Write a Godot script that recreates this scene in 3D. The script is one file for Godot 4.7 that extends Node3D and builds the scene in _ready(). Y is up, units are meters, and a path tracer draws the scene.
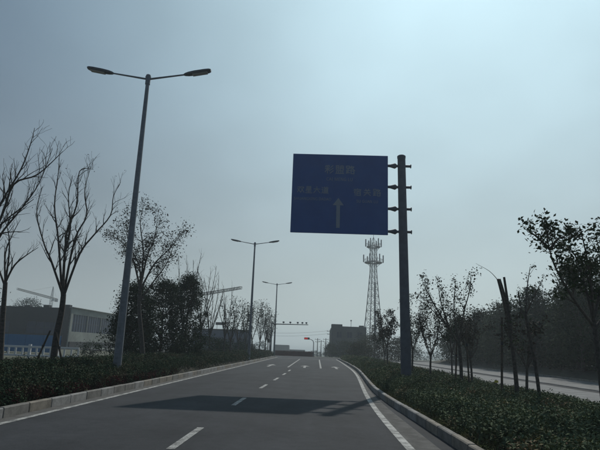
extends Node3D

var rng := RandomNumberGenerator.new()
var M := {}
var used := {}

# ------------------------------------------------------------------ helpers
func lin(r: float, g: float, b: float) -> Color:
	return Color(r, g, b).linear_to_srgb()

func numbered(called: String) -> String:
	if not used.has(called):
		used[called] = 0
		return called
	used[called] += 1
	return "%s_%03d" % [called, used[called]]

func tag(o: Node, label: String, category: String, group := "", kind := "") -> void:
	o.set_meta("label", label)
	if category != "": o.set_meta("category", category)
	if group != "": o.set_meta("group", group)
	if kind != "": o.set_meta("kind", kind)

func thing(called: String, label: String, category: String, where := Vector3.ZERO, turn := 0.0, group := "") -> Node3D:
	var o := Node3D.new()
	o.name = numbered(called)
	add_child(o)
	o.position = where
	o.rotation.y = turn
	tag(o, label, category, group)
	return o

func add_mesh(called: String, mesh: Mesh, m: Material, parent: Node3D, where := Vector3.ZERO) -> MeshInstance3D:
	var o := MeshInstance3D.new()
	o.mesh = mesh
	o.material_override = m
	o.cast_shadow = GeometryInstance3D.SHADOW_CASTING_SETTING_ON
	if parent == self:
		o.name = numbered(called)
		add_child(o)
	else:
		o.name = called
		parent.add_child(o, true)
	o.position = where
	return o

func part(called: String, st: SurfaceTool, m: Material, parent: Node3D, where := Vector3.ZERO) -> MeshInstance3D:
	return add_mesh(called, st.commit(), m, parent, where)

func structure(called: String, st: SurfaceTool, m: Material, label: String) -> MeshInstance3D:
	var o := part(called, st, m, self)
	o.set_meta("kind", "structure")
	o.set_meta("label", label)
	return o

func mb() -> SurfaceTool:
	var st := SurfaceTool.new()
	st.begin(Mesh.PRIMITIVE_TRIANGLES)
	return st

func tri(st: SurfaceTool, a: Vector3, b: Vector3, c: Vector3, n: Vector3) -> void:
	# wound clockwise as seen from the side that n points to
	if (b - a).cross(c - a).dot(n) > 0.0:
		var t := b
		b = c
		c = t
	for p in [a, b, c]:
		st.set_normal(n)
		st.set_uv(Vector2(p.x, p.z))
		st.add_vertex(p)

func quad(st: SurfaceTool, a: Vector3, b: Vector3, c: Vector3, d: Vector3, n: Vector3) -> void:
	tri(st, a, b, c, n)
	tri(st, a, c, d, n)

# a box with chamfered edges, turned by basis bs about its centre
func box(st: SurfaceTool, c: Vector3, s: Vector3, ch := 0.0, bs := Basis.IDENTITY) -> void:
	var h := s * 0.5
	if ch <= 0.0:
		for ax in 3:
			for sg in [-1.0, 1.0]:
				var n := Vector3.ZERO
				n[ax] = sg
				var u := Vector3.ZERO
				u[(ax + 1) % 3] = h[(ax + 1) % 3]
				var v := Vector3.ZERO
				v[(ax + 2) % 3] = h[(ax + 2) % 3]
				var o := n * h[ax]
				quad(st, c + bs * (o - u - v), c + bs * (o + u - v), c + bs * (o + u + v), c + bs * (o - u + v), bs * n)
		return
	ch = minf(ch, minf(h.x, minf(h.y, h.z)) * 0.9)
	for ax in 3:
		var a1 := (ax + 1) % 3
		var a2 := (ax + 2) % 3
		for sg in [-1.0, 1.0]:
			var n := Vector3.ZERO
			n[ax] = sg
			var u := Vector3.ZERO
			u[a1] = h[a1] - ch
			var v := Vector3.ZERO
			v[a2] = h[a2] - ch
			var o := n * h[ax]
			quad(st, c + bs * (o - u - v), c + bs * (o + u - v), c + bs * (o + u + v), c + bs * (o - u + v), bs * n)
		for s1 in [-1.0, 1.0]:
			for s2 in [-1.0, 1.0]:
				var p := Vector3.ZERO
				p[a1] = s1 * h[a1]
				p[a2] = s2 * (h[a2] - ch)
				var q := Vector3.ZERO
				q[a1] = s1 * (h[a1] - ch)
				q[a2] = s2 * h[a2]
				var e := Vector3.ZERO
				e[ax] = h[ax] - ch
				var n := Vector3.ZERO
				n[a1] = s1
				n[a2] = s2
				quad(st, c + bs * (p - e), c + bs * (p + e), c + bs * (q + e), c + bs * (q - e), bs * n.normalized())
	for sx in [-1.0, 1.0]:
		for sy in [-1.0, 1.0]:
			for sz in [-1.0, 1.0]:
				var sgn := Vector3(sx, sy, sz)
				tri(st, c + bs * (sgn * Vector3(h.x, h.y - ch, h.z - ch)), c + bs * (sgn * Vector3(h.x - ch, h.y, h.z - ch)), c + bs * (sgn * Vector3(h.x - ch, h.y - ch, h.z)), bs * sgn.normalized())

# a smooth tapered tube through points
func tube(st: SurfaceTool, pts: Array, radii: Array, sides := 6, capped := true) -> void:
	var rings := []
	var norms := []
	var prev := Vector3.RIGHT
	for i in pts.size():
		var d: Vector3
		if i == 0: d = pts[1] - pts[0]
		elif i == pts.size() - 1: d = pts[i] - pts[i - 1]
		else: d = (pts[i + 1] - pts[i]).normalized() + (pts[i] - pts[i - 1]).normalized()
		d = d.normalized()
		var u := prev - d * prev.dot(d)
		if u.length() < 0.05:
			u = Vector3.FORWARD - d * Vector3.FORWARD.dot(d)
		u = u.normalized()
		prev = u
		var v := d.cross(u)
		var ring := []
		var nn := []
		for k in sides:
			var a := TAU * k / sides
			var n := u * cos(a) + v * sin(a)
			nn.append(n)
			ring.append(pts[i] + n * float(radii[i]))
		rings.append(ring)
		norms.append(nn)
	var run := 0.0
	for i in pts.size() - 1:
		var step: float = (pts[i + 1] - pts[i]).length()
		for k in sides:
			var k2 := (k + 1) % sides
			var a: Vector3 = rings[i][k]
			var b: Vector3 = rings[i][k2]
			var c: Vector3 = rings[i + 1][k2]
			var d: Vector3 = rings[i + 1][k]
			for t in [[a, norms[i][k], k, run], [d, norms[i + 1][k], k, run + step], [c, norms[i + 1][k2], k + 1, run + step], [a, norms[i][k], k, run], [c, norms[i + 1][k2], k + 1, run + step], [b, norms[i][k2], k + 1, run]]:
				st.set_normal(t[1])
				st.set_uv(Vector2(float(t[2]) / sides, t[3]))
				st.add_vertex(t[0])
		run += step
	if capped:
		for e in [0, pts.size() - 1]:
			var d: Vector3 = (pts[0] - pts[1]).normalized() if e == 0 else (pts[e] - pts[e - 1]).normalized()
			for k in range(1, sides - 1):
				tri(st, rings[e][0], rings[e][k], rings[e][k + 1], d)

func bar(st: SurfaceTool, a: Vector3, b: Vector3, r: float, sides := 4) -> void:
	tube(st, [a, b], [r, r], sides)

# loft of rounded cross-sections: rows of [centre, half_width, half_height] along x
func loft(st: SurfaceTool, rows: Array, sides := 12, power := 0.7) -> void:
	var rings := []
	for r in rows:
		var ring := []
		for k in sides:
			var a := TAU * k / sides
			var cz := signf(cos(a)) * pow(absf(cos(a)), power)
			var sy := signf(sin(a)) * pow(absf(sin(a)), power)
			ring.append(r[0] + Vector3(0, sy * r[2], cz * r[1]))
		rings.append(ring)
	for i in rows.size() - 1:
		for k in sides:
			var k2 := (k + 1) % sides
			var mid: Vector3 = (rings[i][k] + rings[i + 1][k2]) * 0.5 - (rows[i][0] + rows[i + 1][0]) * 0.5
			var n: Vector3 = (rings[i][k2] - rings[i][k]).cross(rings[i + 1][k] - rings[i][k])
			if n.length() < 1e-9: n = mid
			n = n.normalized()
			if n.dot(mid) < 0: n = -n
			quad(st, rings[i][k], rings[i][k2], rings[i + 1][k2], rings[i + 1][k], n)
	for e in [0, rows.size() - 1]:
		var n := Vector3.LEFT if e == 0 else Vector3.RIGHT
		if (rows[-1][0] - rows[0][0]).x < 0: n = -n
		for k in range(1, sides - 1):
			tri(st, rings[e][0], rings[e][k], rings[e][k + 1], n)

func lerp_table(t: Array, z: float) -> float:
	if z <= t[0][0]: return t[0][1]
	for i in t.size() - 1:
		if z <= t[i + 1][0]:
			var f: float = (z - t[i][0]) / (t[i + 1][0] - t[i][0])
			return lerpf(t[i][1], t[i + 1][1], f)
	return t[-1][1]

# smooth curve value: an average of the table over a window
func smooth_table(t: Array, z: float) -> float:
	var s := 0.0
	for k in range(-3, 4):
		s += lerp_table(t, z + k * 1.3)
	return s / 7.0

var KERB_R := [[-30.0, 2.55], [9.0, 2.55], [13.0, 2.47], [19.0, 2.32], [24.0, 2.5], [31.0, 2.9], [42.0, 3.42], [55.0, 3.68], [71.0, 3.85], [90.0, 3.95]]
var EDGE_R := [[-30.0, 1.62], [9.0, 1.63], [12.0, 1.64], [16.0, 1.73], [20.6, 1.95], [29.0, 2.46], [37.0, 2.88], [44.5, 3.12], [71.0, 3.5], [90.0, 3.58]]
var LANE_D := [[-30.0, -2.15], [16.0, -2.12], [21.0, -2.02], [27.0, -1.86], [31.0, -1.75], [40.0, -1.62]]

func kerb_r(d: float) -> float: return smooth_table(KERB_R, d)
func edge_r(d: float) -> float: return smooth_table(EDGE_R, d)
func lane_d(d: float) -> float: return smooth_table(LANE_D, d)

# height of the ground d metres ahead: level to the crossing, then falling away
func fall(d: float) -> float:
	if d < 108.0: return 0.0
	var t := clampf((d - 108.0) / 220.0, 0.0, 1.0)
	return -7.0 * t * t * (3.0 - 2.0 * t)

# ------------------------------------------------------------------ textures and materials
func noise_image(size: int, freq: float, octaves: int, sd: int) -> PackedFloat32Array:
	var n := FastNoiseLite.new()
	n.seed = sd
	n.frequency = freq
	n.fractal_octaves = octaves
	n.noise_type = FastNoiseLite.TYPE_SIMPLEX_SMOOTH
	var im := n.get_seamless_image(size, size)
	im.convert(Image.FORMAT_L8)
	var d := im.get_data()
	var out := PackedFloat32Array()
	out.resize(size * size)
	for i in size * size: out[i] = d[i] / 255.0
	return out

# colour a to colour b (linear) by layered noise, with speckle of single grains
func grain_texture(size: int, a: Color, b: Color, layers: Array, speckle: float, sd: int) -> ImageTexture:
	var acc := PackedFloat32Array()
	acc.resize(size * size)
	acc.fill(0.5)
	for l in layers:
		var ni := noise_image(size, l[0], l[1], sd + int(l[0] * 1000.0))
		for i in size * size: acc[i] += (ni[i] - 0.5) * l[2]
	var bytes := PackedByteArray()
	bytes.resize(size * size * 3)
	var r := RandomNumberGenerator.new()
	r.seed = sd
	for i in size * size:
		var t := clampf(acc[i] + (r.randf() - 0.5) * speckle, 0.0, 1.0)
		var c := a.lerp(b, t).linear_to_srgb()
		bytes[i * 3] = int(c.r * 255.0)
		bytes[i * 3 + 1] = int(c.g * 255.0)
		bytes[i * 3 + 2] = int(c.b * 255.0)
	var im := Image.create_from_data(size, size, false, Image.FORMAT_RGB8, bytes)
	im.generate_mipmaps()
	return ImageTexture.create_from_image(im)

func plain(c: Color, rough := 0.8, metal := 0.0) -> StandardMaterial3D:
	var m := StandardMaterial3D.new()
	m.albedo_color = c
	m.roughness = rough
	m.metallic = metal
	return m

func textured(t: Texture2D, scale: float, rough := 0.85) -> StandardMaterial3D:
	var m := StandardMaterial3D.new()
	m.albedo_texture = t
	m.uv1_triplanar = true
	m.uv1_world_triplanar = true
	m.uv1_scale = Vector3.ONE * scale
	m.roughness = rough
	return m

func leaf_material(back: float) -> StandardMaterial3D:
	var m := StandardMaterial3D.new()
	m.vertex_color_use_as_albedo = true
	m.roughness = 0.8
	m.metallic_specular = 0.12
	m.cull_mode = BaseMaterial3D.CULL_DISABLED
	if back > 0.0:
		m.backlight_enabled = true
		m.backlight = Color(back, back * 1.1, back * 0.6)
	return m

func make_materials() -> void:
	var asphalt := grain_texture(1024, Color(0.020, 0.0225, 0.0255), Color(0.048, 0.051, 0.056), [[0.004, 3, 0.7], [0.03, 3, 0.5], [0.2, 2, 0.5]], 0.75, 11)
	M.asphalt = textured(asphalt, 0.125, 0.9)
	M.asphalt.metallic_specular = 0.34
	M.asphalt.uv1_triplanar = false
	M.asphalt.uv1_world_triplanar = false
	var wear := grain_texture(512, Color(0.70, 0.70, 0.70), Color(1.0, 1.0, 1.0), [[0.006, 4, 1.5], [0.03, 3, 0.6]], 0.05, 71)
	M.asphalt.detail_enabled = true
	M.asphalt.detail_albedo = wear
	M.asphalt.detail_blend_mode = BaseMaterial3D.BLEND_MODE_MUL
	M.asphalt.detail_uv_layer = BaseMaterial3D.DETAIL_UV_2
	var conc := grain_texture(512, Color(0.17, 0.165, 0.15), Color(0.33, 0.32, 0.30), [[0.008, 4, 1.2], [0.06, 3, 0.6]], 0.35, 21)
	M.kerb = textured(conc, 0.45, 0.9)
	M.kerb_b = textured(conc, 0.45, 0.9)
	M.kerb_b.albedo_color = Color(0.86, 0.85, 0.83)
	M.kerb_c = textured(conc, 0.45, 0.9)
	M.kerb_c.albedo_color = Color(0.94, 0.9, 0.84)
	var gut := grain_texture(512, Color(0.055, 0.052, 0.046), Color(0.115, 0.11, 0.10), [[0.01, 4, 1.3], [0.08, 3, 0.7]], 0.4, 31)
	M.gutter = textured(gut, 0.4, 0.95)
	var pave := grain_texture(512, Color(0.11, 0.11, 0.105), Color(0.22, 0.22, 0.21), [[0.006, 4, 1.2], [0.05, 3, 0.5]], 0.3, 41)
	M.pave = textured(pave, 0.2, 0.9)
	var soil := grain_texture(512, Color(0.03, 0.026, 0.018), Color(0.085, 0.08, 0.05), [[0.01, 4, 1.2], [0.08, 3, 0.7]], 0.4, 51)
	M.soil = textured(soil, 0.3, 1.0)
	var field := grain_texture(512, Color(0.045, 0.055, 0.028), Color(0.12, 0.115, 0.075), [[0.008, 4, 1.4], [0.06, 3, 0.6]], 0.3, 61)
	M.field = textured(field, 0.05, 1.0)
	var paint := grain_texture(512, Color(0.12, 0.12, 0.11), Color(0.50, 0.49, 0.45), [[0.012, 4, 1.4], [0.09, 3, 0.9]], 0.5, 81)
	M.paint = textured(paint, 0.5, 0.8)
	var bark := grain_texture(256, Color(0.035, 0.03, 0.024), Color(0.115, 0.10, 0.085), [[0.03, 4, 1.2], [0.12, 2, 0.6]], 0.4, 91)
	M.bark = textured(bark, 1.3, 0.95)
	M.bark_grey = textured(bark, 1.1, 0.95)
	M.bark_grey.albedo_color = Color(1.0, 0.98, 0.95)
	var wall := grain_texture(512, Color(0.25, 0.25, 0.235), Color(0.40, 0.40, 0.38), [[0.006, 4, 1.3], [0.05, 3, 0.5]], 0.15, 101)
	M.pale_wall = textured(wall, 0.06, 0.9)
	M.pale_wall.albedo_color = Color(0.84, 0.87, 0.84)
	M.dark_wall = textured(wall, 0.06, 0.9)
	M.dark_wall.albedo_color = Color(0.11, 0.14, 0.18)  # on the factory front this dark tone carries its shade
	M.far_wall = textured(wall, 0.06, 0.9)
	M.far_wall.albedo_color = Color(0.52, 0.54, 0.56)
	M.blue_wall = textured(wall, 0.06, 0.8)
	M.blue_wall.albedo_color = Color(0.42, 0.52, 0.68)
	M.red_wall = textured(wall, 0.1, 0.9)
	M.red_wall.albedo_color = Color(0.62, 0.34, 0.32)
	M.white_fence = textured(wall, 0.5, 0.8)
	M.white_fence = plain(lin(0.68, 0.68, 0.66), 0.8)
	M.blue_board = textured(wall, 0.3, 0.55)
	M.blue_board = plain(lin(0.08, 0.20, 0.36), 0.6)
	M.glass = plain(lin(0.02, 0.035, 0.07), 0.35)
	M.glass.metallic_specular = 0.25
	M.frame = plain(lin(0.035, 0.04, 0.055), 0.7)
	var steel := grain_texture(256, Color(0.20, 0.21, 0.22), Color(0.32, 0.33, 0.34), [[0.02, 4, 1.2], [0.1, 2, 0.5]], 0.15, 111)
	M.galvanised = textured(steel, 0.5, 0.55)
	M.galvanised.metallic = 0.3
	M.galvanised.albedo_color = Color(0.86, 0.88, 0.9)
	M.dark_steel = textured(steel, 0.5, 0.6)
	M.dark_steel.albedo_color = Color(0.58, 0.62, 0.68)
	M.far_steel = plain(lin(0.14, 0.15, 0.16), 0.7)
	M.lamp_head = textured(steel, 0.8, 0.5)
	M.lamp_head.albedo_color = Color(0.62, 0.64, 0.66)
	M.lens = plain(lin(0.35, 0.36, 0.36), 0.2)
	var film := grain_texture(256, Color(0.010, 0.072, 0.26), Color(0.014, 0.084, 0.295), [[0.01, 4, 1.2]], 0.1, 121)
	M.sign_blue = textured(film, 0.4, 0.45)
	M.sign_white = plain(lin(0.24, 0.28, 0.33), 0.6)
	M.crane = plain(lin(0.13, 0.11, 0.07), 0.7)
	M.wood = textured(bark, 0.8, 0.95)
	M.wood.albedo_color = Color(1.0, 0.96, 0.9)
	M.red_lamp = plain(lin(0.45, 0.03, 0.03), 0.4)
	M.red_lamp.emission_enabled = true
	M.red_lamp.emission = Color(1.0, 0.08, 0.06)
	M.red_lamp.emission_energy_multiplier = 0.25
	M.green = plain(lin(0.03, 0.12, 0.07), 0.5)
	M.black = plain(lin(0.02, 0.02, 0.022), 0.5)
	M.yellow = plain(lin(0.5, 0.42, 0.05), 0.6)
	M.leaf = leaf_material(0.22)
	M.leaf_far = leaf_material(0.15)

# ------------------------------------------------------------------ sky, sun, camera
func make_sky(sun_dir: Vector3) -> Sky:
	var w := 512
	var h := 256
	var cl := FastNoiseLite.new()
	cl.seed = 5
	cl.frequency = 1.6
	cl.fractal_octaves = 4
	var im := Image.create(w, h, false, Image.FORMAT_RGBF)
	for j in h:
		var el := (0.5 - (j + 0.5) / h) * PI
		for i in w:
			var az := (i + 0.5) / w * TAU   # column 0 looks along -z
			var d := Vector3(sin(az) * cos(el), sin(el), -cos(az) * cos(el))
			var up := maxf(d.y, 0.0)
			var ang := rad_to_deg(acos(clampf(d.dot(sun_dir), -1.0, 1.0)))
			# hazy air: blue overhead, milky at the horizon, a wide white aureole round the sun
			var veil := exp(-up * 5.0) * (0.35 + 0.65 * exp(-pow(ang / 48.0, 2.0)))
			var base := Vector3(0.045, 0.09, 0.17) + Vector3(0.74, 0.74, 0.54) * veil
			var glow := Vector3(0.64, 0.86, 0.90) * exp(-pow(ang / 30.0, 2.0))
			var c := base + glow
			var q := d / maxf(d.y + 0.25, 0.1)
			var k := cl.get_noise_3d(q.x * 0.9, 3.0, q.z * 0.9)
			c *= 1.0 + 0.07 * clampf(k * 2.0, -1.0, 1.0) * smoothstep(0.02, 0.25, d.y)
			if d.y < 0.0:
				c = c.lerp(Vector3(0.10, 0.11, 0.11), clampf(-d.y * 6.0, 0.0, 1.0))
			im.set_pixel(i, j, Color(c.x, c.y, c.z))
	var m := PanoramaSkyMaterial.new()
	m.panorama = ImageTexture.create_from_image(im)
	var s := Sky.new()
	s.sky_material = m
	return s

func _ready() -> void:
	rng.seed = 20240607
	# camera: a phone held behind the windscreen of a car in the right-hand lane
	var cam := Camera3D.new()
	cam.name = "camera"
	add_child(cam)
	cam.position = Vector3(0, 1.56, 0)
	cam.basis = Basis(Vector3.UP, deg_to_rad(1.9)) * Basis(Vector3.RIGHT, deg_to_rad(12.94)) * Basis(Vector3.BACK, deg_to_rad(2.1))
	cam.fov = rad_to_deg(2.0 * atan(225.0 / 535.0))
	cam.far = 6000.0
	cam.near = 0.05
	cam.current = true

	var sun_dir := Vector3(0.335, 1.0, -1.02).normalized()
	var sun := DirectionalLight3D.new()
	sun.name = "sun"
	add_child(sun)
	sun.look_at_from_position(sun_dir * 50.0, Vector3.ZERO, Vector3.UP)
	sun.light_energy = 0.72
	sun.light_color = Color(1.0, 0.98, 0.95)
	sun.light_angular_distance = 0.8
	sun.shadow_enabled = true

	var env := Environment.new()
	env.background_mode = Environment.BG_SKY
	env.sky = make_sky(sun_dir)
	env.tonemap_mode = Environment.TONE_MAPPER_LINEAR
	env.tonemap_exposure = 1.0
	env.sdfgi_enabled = true
	env.ssao_enabled = true
	env.ssil_enabled = true
	# hazy air that scatters mostly forwards, as haze does
	env.volumetric_fog_enabled = true
	env.volumetric_fog_density = 0.0010
	env.volumetric_fog_albedo = Color(0.90, 0.95, 0.97)
	env.volumetric_fog_anisotropy = 0.42
	env.volumetric_fog_length = 1000.0
	var we := WorldEnvironment.new()
	we.name = "environment"
	we.environment = env
	add_child(we)

	make_materials()
	build_ground()
	build_road()
	build_kerbs()
	build_service_road()
	build_far_left()
	build_far_right()
	build_cranes()
	build_tower()
	build_utility_poles()
	build_lamps()
	build_gantry()
	build_sign()
	build_left_trees()
	build_right_trees()
	build_hedges()

# ------------------------------------------------------------------ ground and road
func sheet(st: SurfaceTool, x0: float, x1: float, y: float, d0: float, d1: float) -> void:
	quad(st, Vector3(x0, y, -d0), Vector3(x1, y, -d0), Vector3(x1, y, -d1), Vector3(x0, y, -d1), Vector3.UP)

func build_ground() -> void:
	var st := mb()
	var ds := [-120.0, 0.0, 60.0, 108.0, 130.0, 150.0, 170.0, 200.0, 230.0, 260.0, 290.0, 330.0, 420.0, 700.0, 1600.0]
	for i in ds.size() - 1:
		var y0 := fall(ds[i]) - 0.06
		var y1 := fall(ds[i + 1]) - 0.06
		var n := Vector3(0, ds[i + 1] - ds[i], (y1 - y0)).normalized()
		quad(st, Vector3(-900, y0, -ds[i]), Vector3(900, y0, -ds[i]), Vector3(900, y1, -ds[i + 1]), Vector3(-900, y1, -ds[i + 1]), n)
	structure("ground", st, M.field, "dull green and brown open ground beyond the road")

func road_vertex(st: SurfaceTool, x: float, d: float, y: float) -> void:
	st.set_normal(Vector3.UP)
	st.set_uv(Vector2(x, -d))
	st.set_uv2(Vector2(x / 9.0, -d / 70.0))
	st.add_vertex(Vector3(x, y, -d))

func build_road() -> void:
	var st := mb()
	var d := -30.0
	while d < 90.0:
		var e := d + 1.5
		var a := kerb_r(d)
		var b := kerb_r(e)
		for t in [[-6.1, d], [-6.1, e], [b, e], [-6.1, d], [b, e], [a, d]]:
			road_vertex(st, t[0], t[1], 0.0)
		d = e
	for t in [[-80.0, 90.0], [-80.0, 105.0], [80.0, 105.0], [-80.0, 90.0], [80.0, 105.0], [80.0, 90.0]]:
		road_vertex(st, t[0], t[1], 0.0)
	var road := structure("road", st, M.asphalt, "dark grey asphalt road with white lane markings")
	# lane dashes
	var k := 0
	d = -17.0
	while d < 40.0:
		var s := mb()
		strip(s, lane_d, d, d + 2.25, 0.13, 0.004)
		part("lane_dash", s, M.paint, road)
		d += 6.4 if d < 18.0 else 5.4
		k += 1
	# solid lines before the crossing
	for x in [[-2.05, -1.95], [0.62, 0.86]]:
		var s := mb()
		quad(s, Vector3(x[0] - 0.075, 0.004, -45.0), Vector3(x[0] + 0.075, 0.004, -45.0), Vector3(x[1] + 0.075, 0.004, -80.0), Vector3(x[1] - 0.075, 0.004, -80.0), Vector3.UP)
		part("solid_lane_line", s, M.paint, road)
	var stop := mb()
	sheet(stop, -5.6, 3.4, 0.004, 81.0, 81.4)
	part("stop_line", stop, M.paint, road)
	for x in [-3.7, -0.72, 1.95]:
		part("lane_arrow", lane_arrow(), M.paint, road, Vector3(x, 0.004, -45.0))
	# edge lines
	var s := mb()
	sheet(s, -5.79, -5.66, 0.005, -25.0, 88.0)
	part("edge_line", s, M.paint, road)
	s = mb()
	strip(s, edge_r, -25.0, 86.0, 0.15, 0.005)
	part("edge_line", s, M.paint, road)
	# dusty concrete channels along both kerbs
	s = mb()
	sheet(s, -6.08, -5.79, 0.0035, -28.0, 89.0)
	part("gutter", s, M.gutter, road)
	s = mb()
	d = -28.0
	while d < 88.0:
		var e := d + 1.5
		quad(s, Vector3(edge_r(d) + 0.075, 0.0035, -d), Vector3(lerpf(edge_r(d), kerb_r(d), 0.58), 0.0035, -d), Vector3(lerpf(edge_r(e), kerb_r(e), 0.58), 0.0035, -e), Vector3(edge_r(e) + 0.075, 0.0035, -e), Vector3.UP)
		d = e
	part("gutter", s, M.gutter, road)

func strip(st: SurfaceTool, f: Callable, d0: float, d1: float, w: float, y: float) -> void:
	var n := maxi(1, int((d1 - d0) / 1.2))
	for i in n:
		var a := lerpf(d0, d1, float(i) / n)
		var b := lerpf(d0, d1, float(i + 1) / n)
		var xa: float = f.call(a)
		var xb: float = f.call(b)
		quad(st, Vector3(xa - w * 0.5, y, -a), Vector3(xa + w * 0.5, y, -a), Vector3(xb + w * 0.5, y, -b), Vector3(xb - w * 0.5, y, -b), Vector3.UP)

func lane_arrow() -> SurfaceTool:
	var s := mb()
	sheet(s, -0.1, 0.1, 0.0, 0.0, 3.6)
	tri(s, Vector3(-0.42, 0, -3.6), Vector3(0.42, 0, -3.6), Vector3(0, 0, -6.0), Vector3.UP)
	return s

func kerb_mesh(h: float, w: float, l: float, sd: int) -> ArrayMesh:
	var r := RandomNumberGenerator.new()
	r.seed = sd
	var st := mb()
	box(st, Vector3(0, h * 0.5 - 0.04 + r.randf_range(-0.004, 0.004), 0), Vector3(w, h + 0.08, l), 0.018)
	return st.commit()

func build_kerbs() -> void:
	for side in 2:
		var k := Node3D.new()
		k.name = numbered("kerb")
		add_child(k)
		k.set_meta("kind", "structure")
		k.set_meta("label", "pale concrete kerb along the planted bed on the left" if side == 0 else "pale concrete kerb curving along the right edge of the road")
		var variants := []
		for i in 4:
			variants.append(kerb_mesh(0.2 if side == 0 else 0.19, 0.14, 0.988, 40 + i))
		var mats := [M.kerb, M.kerb_b, M.kerb, M.kerb_c]
		var d := 2.0
		while d < 88.0:
			var x := -6.16
			var turn := 0.0
			if side == 1:
				x = kerb_r(d + 0.5)
				turn = -atan((kerb_r(d + 1.0) - kerb_r(d)) / 1.0)
			var o := add_mesh("kerb_stone", variants[rng.randi() % 4], mats[rng.randi() % 4], k, Vector3(x + rng.randf_range(-0.006, 0.006), 0, -(d + 0.5)))
			o.rotation = Vector3(rng.randf_range(-0.004, 0.004), turn + rng.randf_range(-0.006, 0.006), 0)
			d += 1.0

func build_service_road() -> void:
	structure("planting_bed", mound_sheet(-16.0, -6.235, -25.0, 89.0, 0.10), M.soil, "bare earth of the planted strip on the left")
	var s2 := mb()
	var d := -25.0
	while d < 88.0:
		var e := d + 1.5
		quad(s2, Vector3(kerb_r(d) + 0.072, 0.09, -d), Vector3(9.35, 0.09, -d), Vector3(9.35, 0.09, -e), Vector3(kerb_r(e) + 0.072, 0.09, -e), Vector3.UP)
		d = e
	structure("verge", s2, M.soil, "earth verge under the shrubs right of the road")
	var p := mb()
	box(p, Vector3(10.95, -0.02, -32.0), Vector3(3.1, 0.24, 116.0), 0.01)
	structure("pavement", p, M.pave, "pale concrete pavement beside the right-hand verge")
	var a := mb()
	for t in [[12.5, -26.0], [12.5, 89.5], [14.1, 89.5], [12.5, -26.0], [14.1, 89.5], [14.1, -26.0]]:
		road_vertex(a, t[0], t[1], 0.0)
	structure("cycle_lane", a, M.asphalt, "dark asphalt strip between two pale pavements on the right")
	var q := mb()
	box(q, Vector3(16.35, -0.06, -32.0), Vector3(4.5, 0.2, 116.0), 0.01)
	structure("side_road", q, M.pave, "pale concrete side road below the dark tree belt")
	var kb := Node3D.new()
	kb.name = numbered("kerb")
	add_child(kb)
	kb.set_meta("kind", "structure")
	kb.set_meta("label", "low kerb at the foot of the dark tree belt")
	var km := kerb_mesh(0.16, 0.14, 0.988, 60)
	d = 20.0
	while d < 88.0:
		add_mesh("kerb_stone", km, [M.kerb_b, M.kerb_c][rng.randi() % 2], kb, Vector3(18.69, 0, -(d + 0.5)))
		d += 1.0
	var bank := mb()
	var prof := [[18.78, 0.1], [19.6, 0.35], [21.0, 0.6], [34.0, 0.7], [36.0, -0.05]]
	for i in prof.size() - 1:
		var n := Vector3(-(prof[i + 1][1] - prof[i][1]), prof[i + 1][0] - prof[i][0], 0).normalized()
		quad(bank, Vector3(prof[i][0], prof[i][1], 26), Vector3(prof[i + 1][0], prof[i + 1][1], 26), Vector3(prof[i + 1][0], prof[i + 1][1], -89), Vector3(prof[i][0], prof[i][1], -89), n)
	structure("bank", bank, M.soil, "low earth bank carrying the dark tree belt")

func mound_sheet(x0: float, x1: float, d0: float, d1: float, y: float) -> SurfaceTool:
	var st := mb()
	sheet(st, x0, x1, y, d0, d1)
	quad(st, Vector3(x0, y, -d0), Vector3(x0, y, -d1), Vector3(x0 - 0.6, -0.05, -d1), Vector3(x0 - 0.6, -0.05, -d0), Vector3(-0.3, 1, 0).normalized())
	return st

# ------------------------------------------------------------------ buildings
# wall in the xy plane, W wide from x=0, H high from y=0, thickness T behind it (towards -z), with openings
func holed_wall(w: float, h: float, t: float, holes: Array) -> SurfaceTool:
	var st := mb()
	var xs := [0.0, w]
	var ys := [0.0, h]
	for r in holes:
		xs.append_array([r[0], r[0] + r[2]])
		ys.append_array([r[1], r[1] + r[3]])
	xs.sort()
	ys.sort()
	for i in xs.size() - 1:
		for j in ys.size() - 1:
			if xs[i + 1] - xs[i] < 1e-4 or ys[j + 1] - ys[j] < 1e-4: continue
			var cx: float = (xs[i] + xs[i + 1]) * 0.5
			var cy: float = (ys[j] + ys[j + 1]) * 0.5
			var open := false
			for r in holes:
				if cx > r[0] and cx < r[0] + r[2] and cy > r[1] and cy < r[1] + r[3]: open = true
			if open: continue
			for z in [0.0, -t]:
				quad(st, Vector3(xs[i], ys[j], z), Vector3(xs[i + 1], ys[j], z), Vector3(xs[i + 1], ys[j + 1], z), Vector3(xs[i], ys[j + 1], z), Vector3(0, 0, 1 if z == 0.0 else -1))
	var rects := holes.duplicate()
	for r in rects:
		var a := Vector3(r[0], r[1], 0)
		var b := Vector3(r[0] + r[2], r[1], 0)
		var c := Vector3(r[0] + r[2], r[1] + r[3], 0)
		var e := Vector3(r[0], r[1] + r[3], 0)
		var back := Vector3(0, 0, -t)
		quad(st, a, b, b + back, a + back, Vector3.UP)
		quad(st, e, c, c + back, e + back, Vector3.DOWN)
		quad(st, a, e, e + back, a + back, Vector3.RIGHT)
		quad(st, b, c, c + back, b + back, Vector3.LEFT)
	var back := Vector3(0, 0, -t)
	quad(st, Vector3(0, h, 0), Vector3(w, h, 0), Vector3(w, h, 0) + back, Vector3(0, h, 0) + back, Vector3.UP)
	quad(st, Vector3.ZERO, Vector3(0, h, 0), Vector3(0, h, 0) + back, back, Vector3.LEFT)
	quad(st, Vector3(w, 0, 0), Vector3(w, h, 0), Vector3(w, h, 0) + back, Vector3(w, 0, 0) + back, Vector3.RIGHT)
	return st

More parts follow.
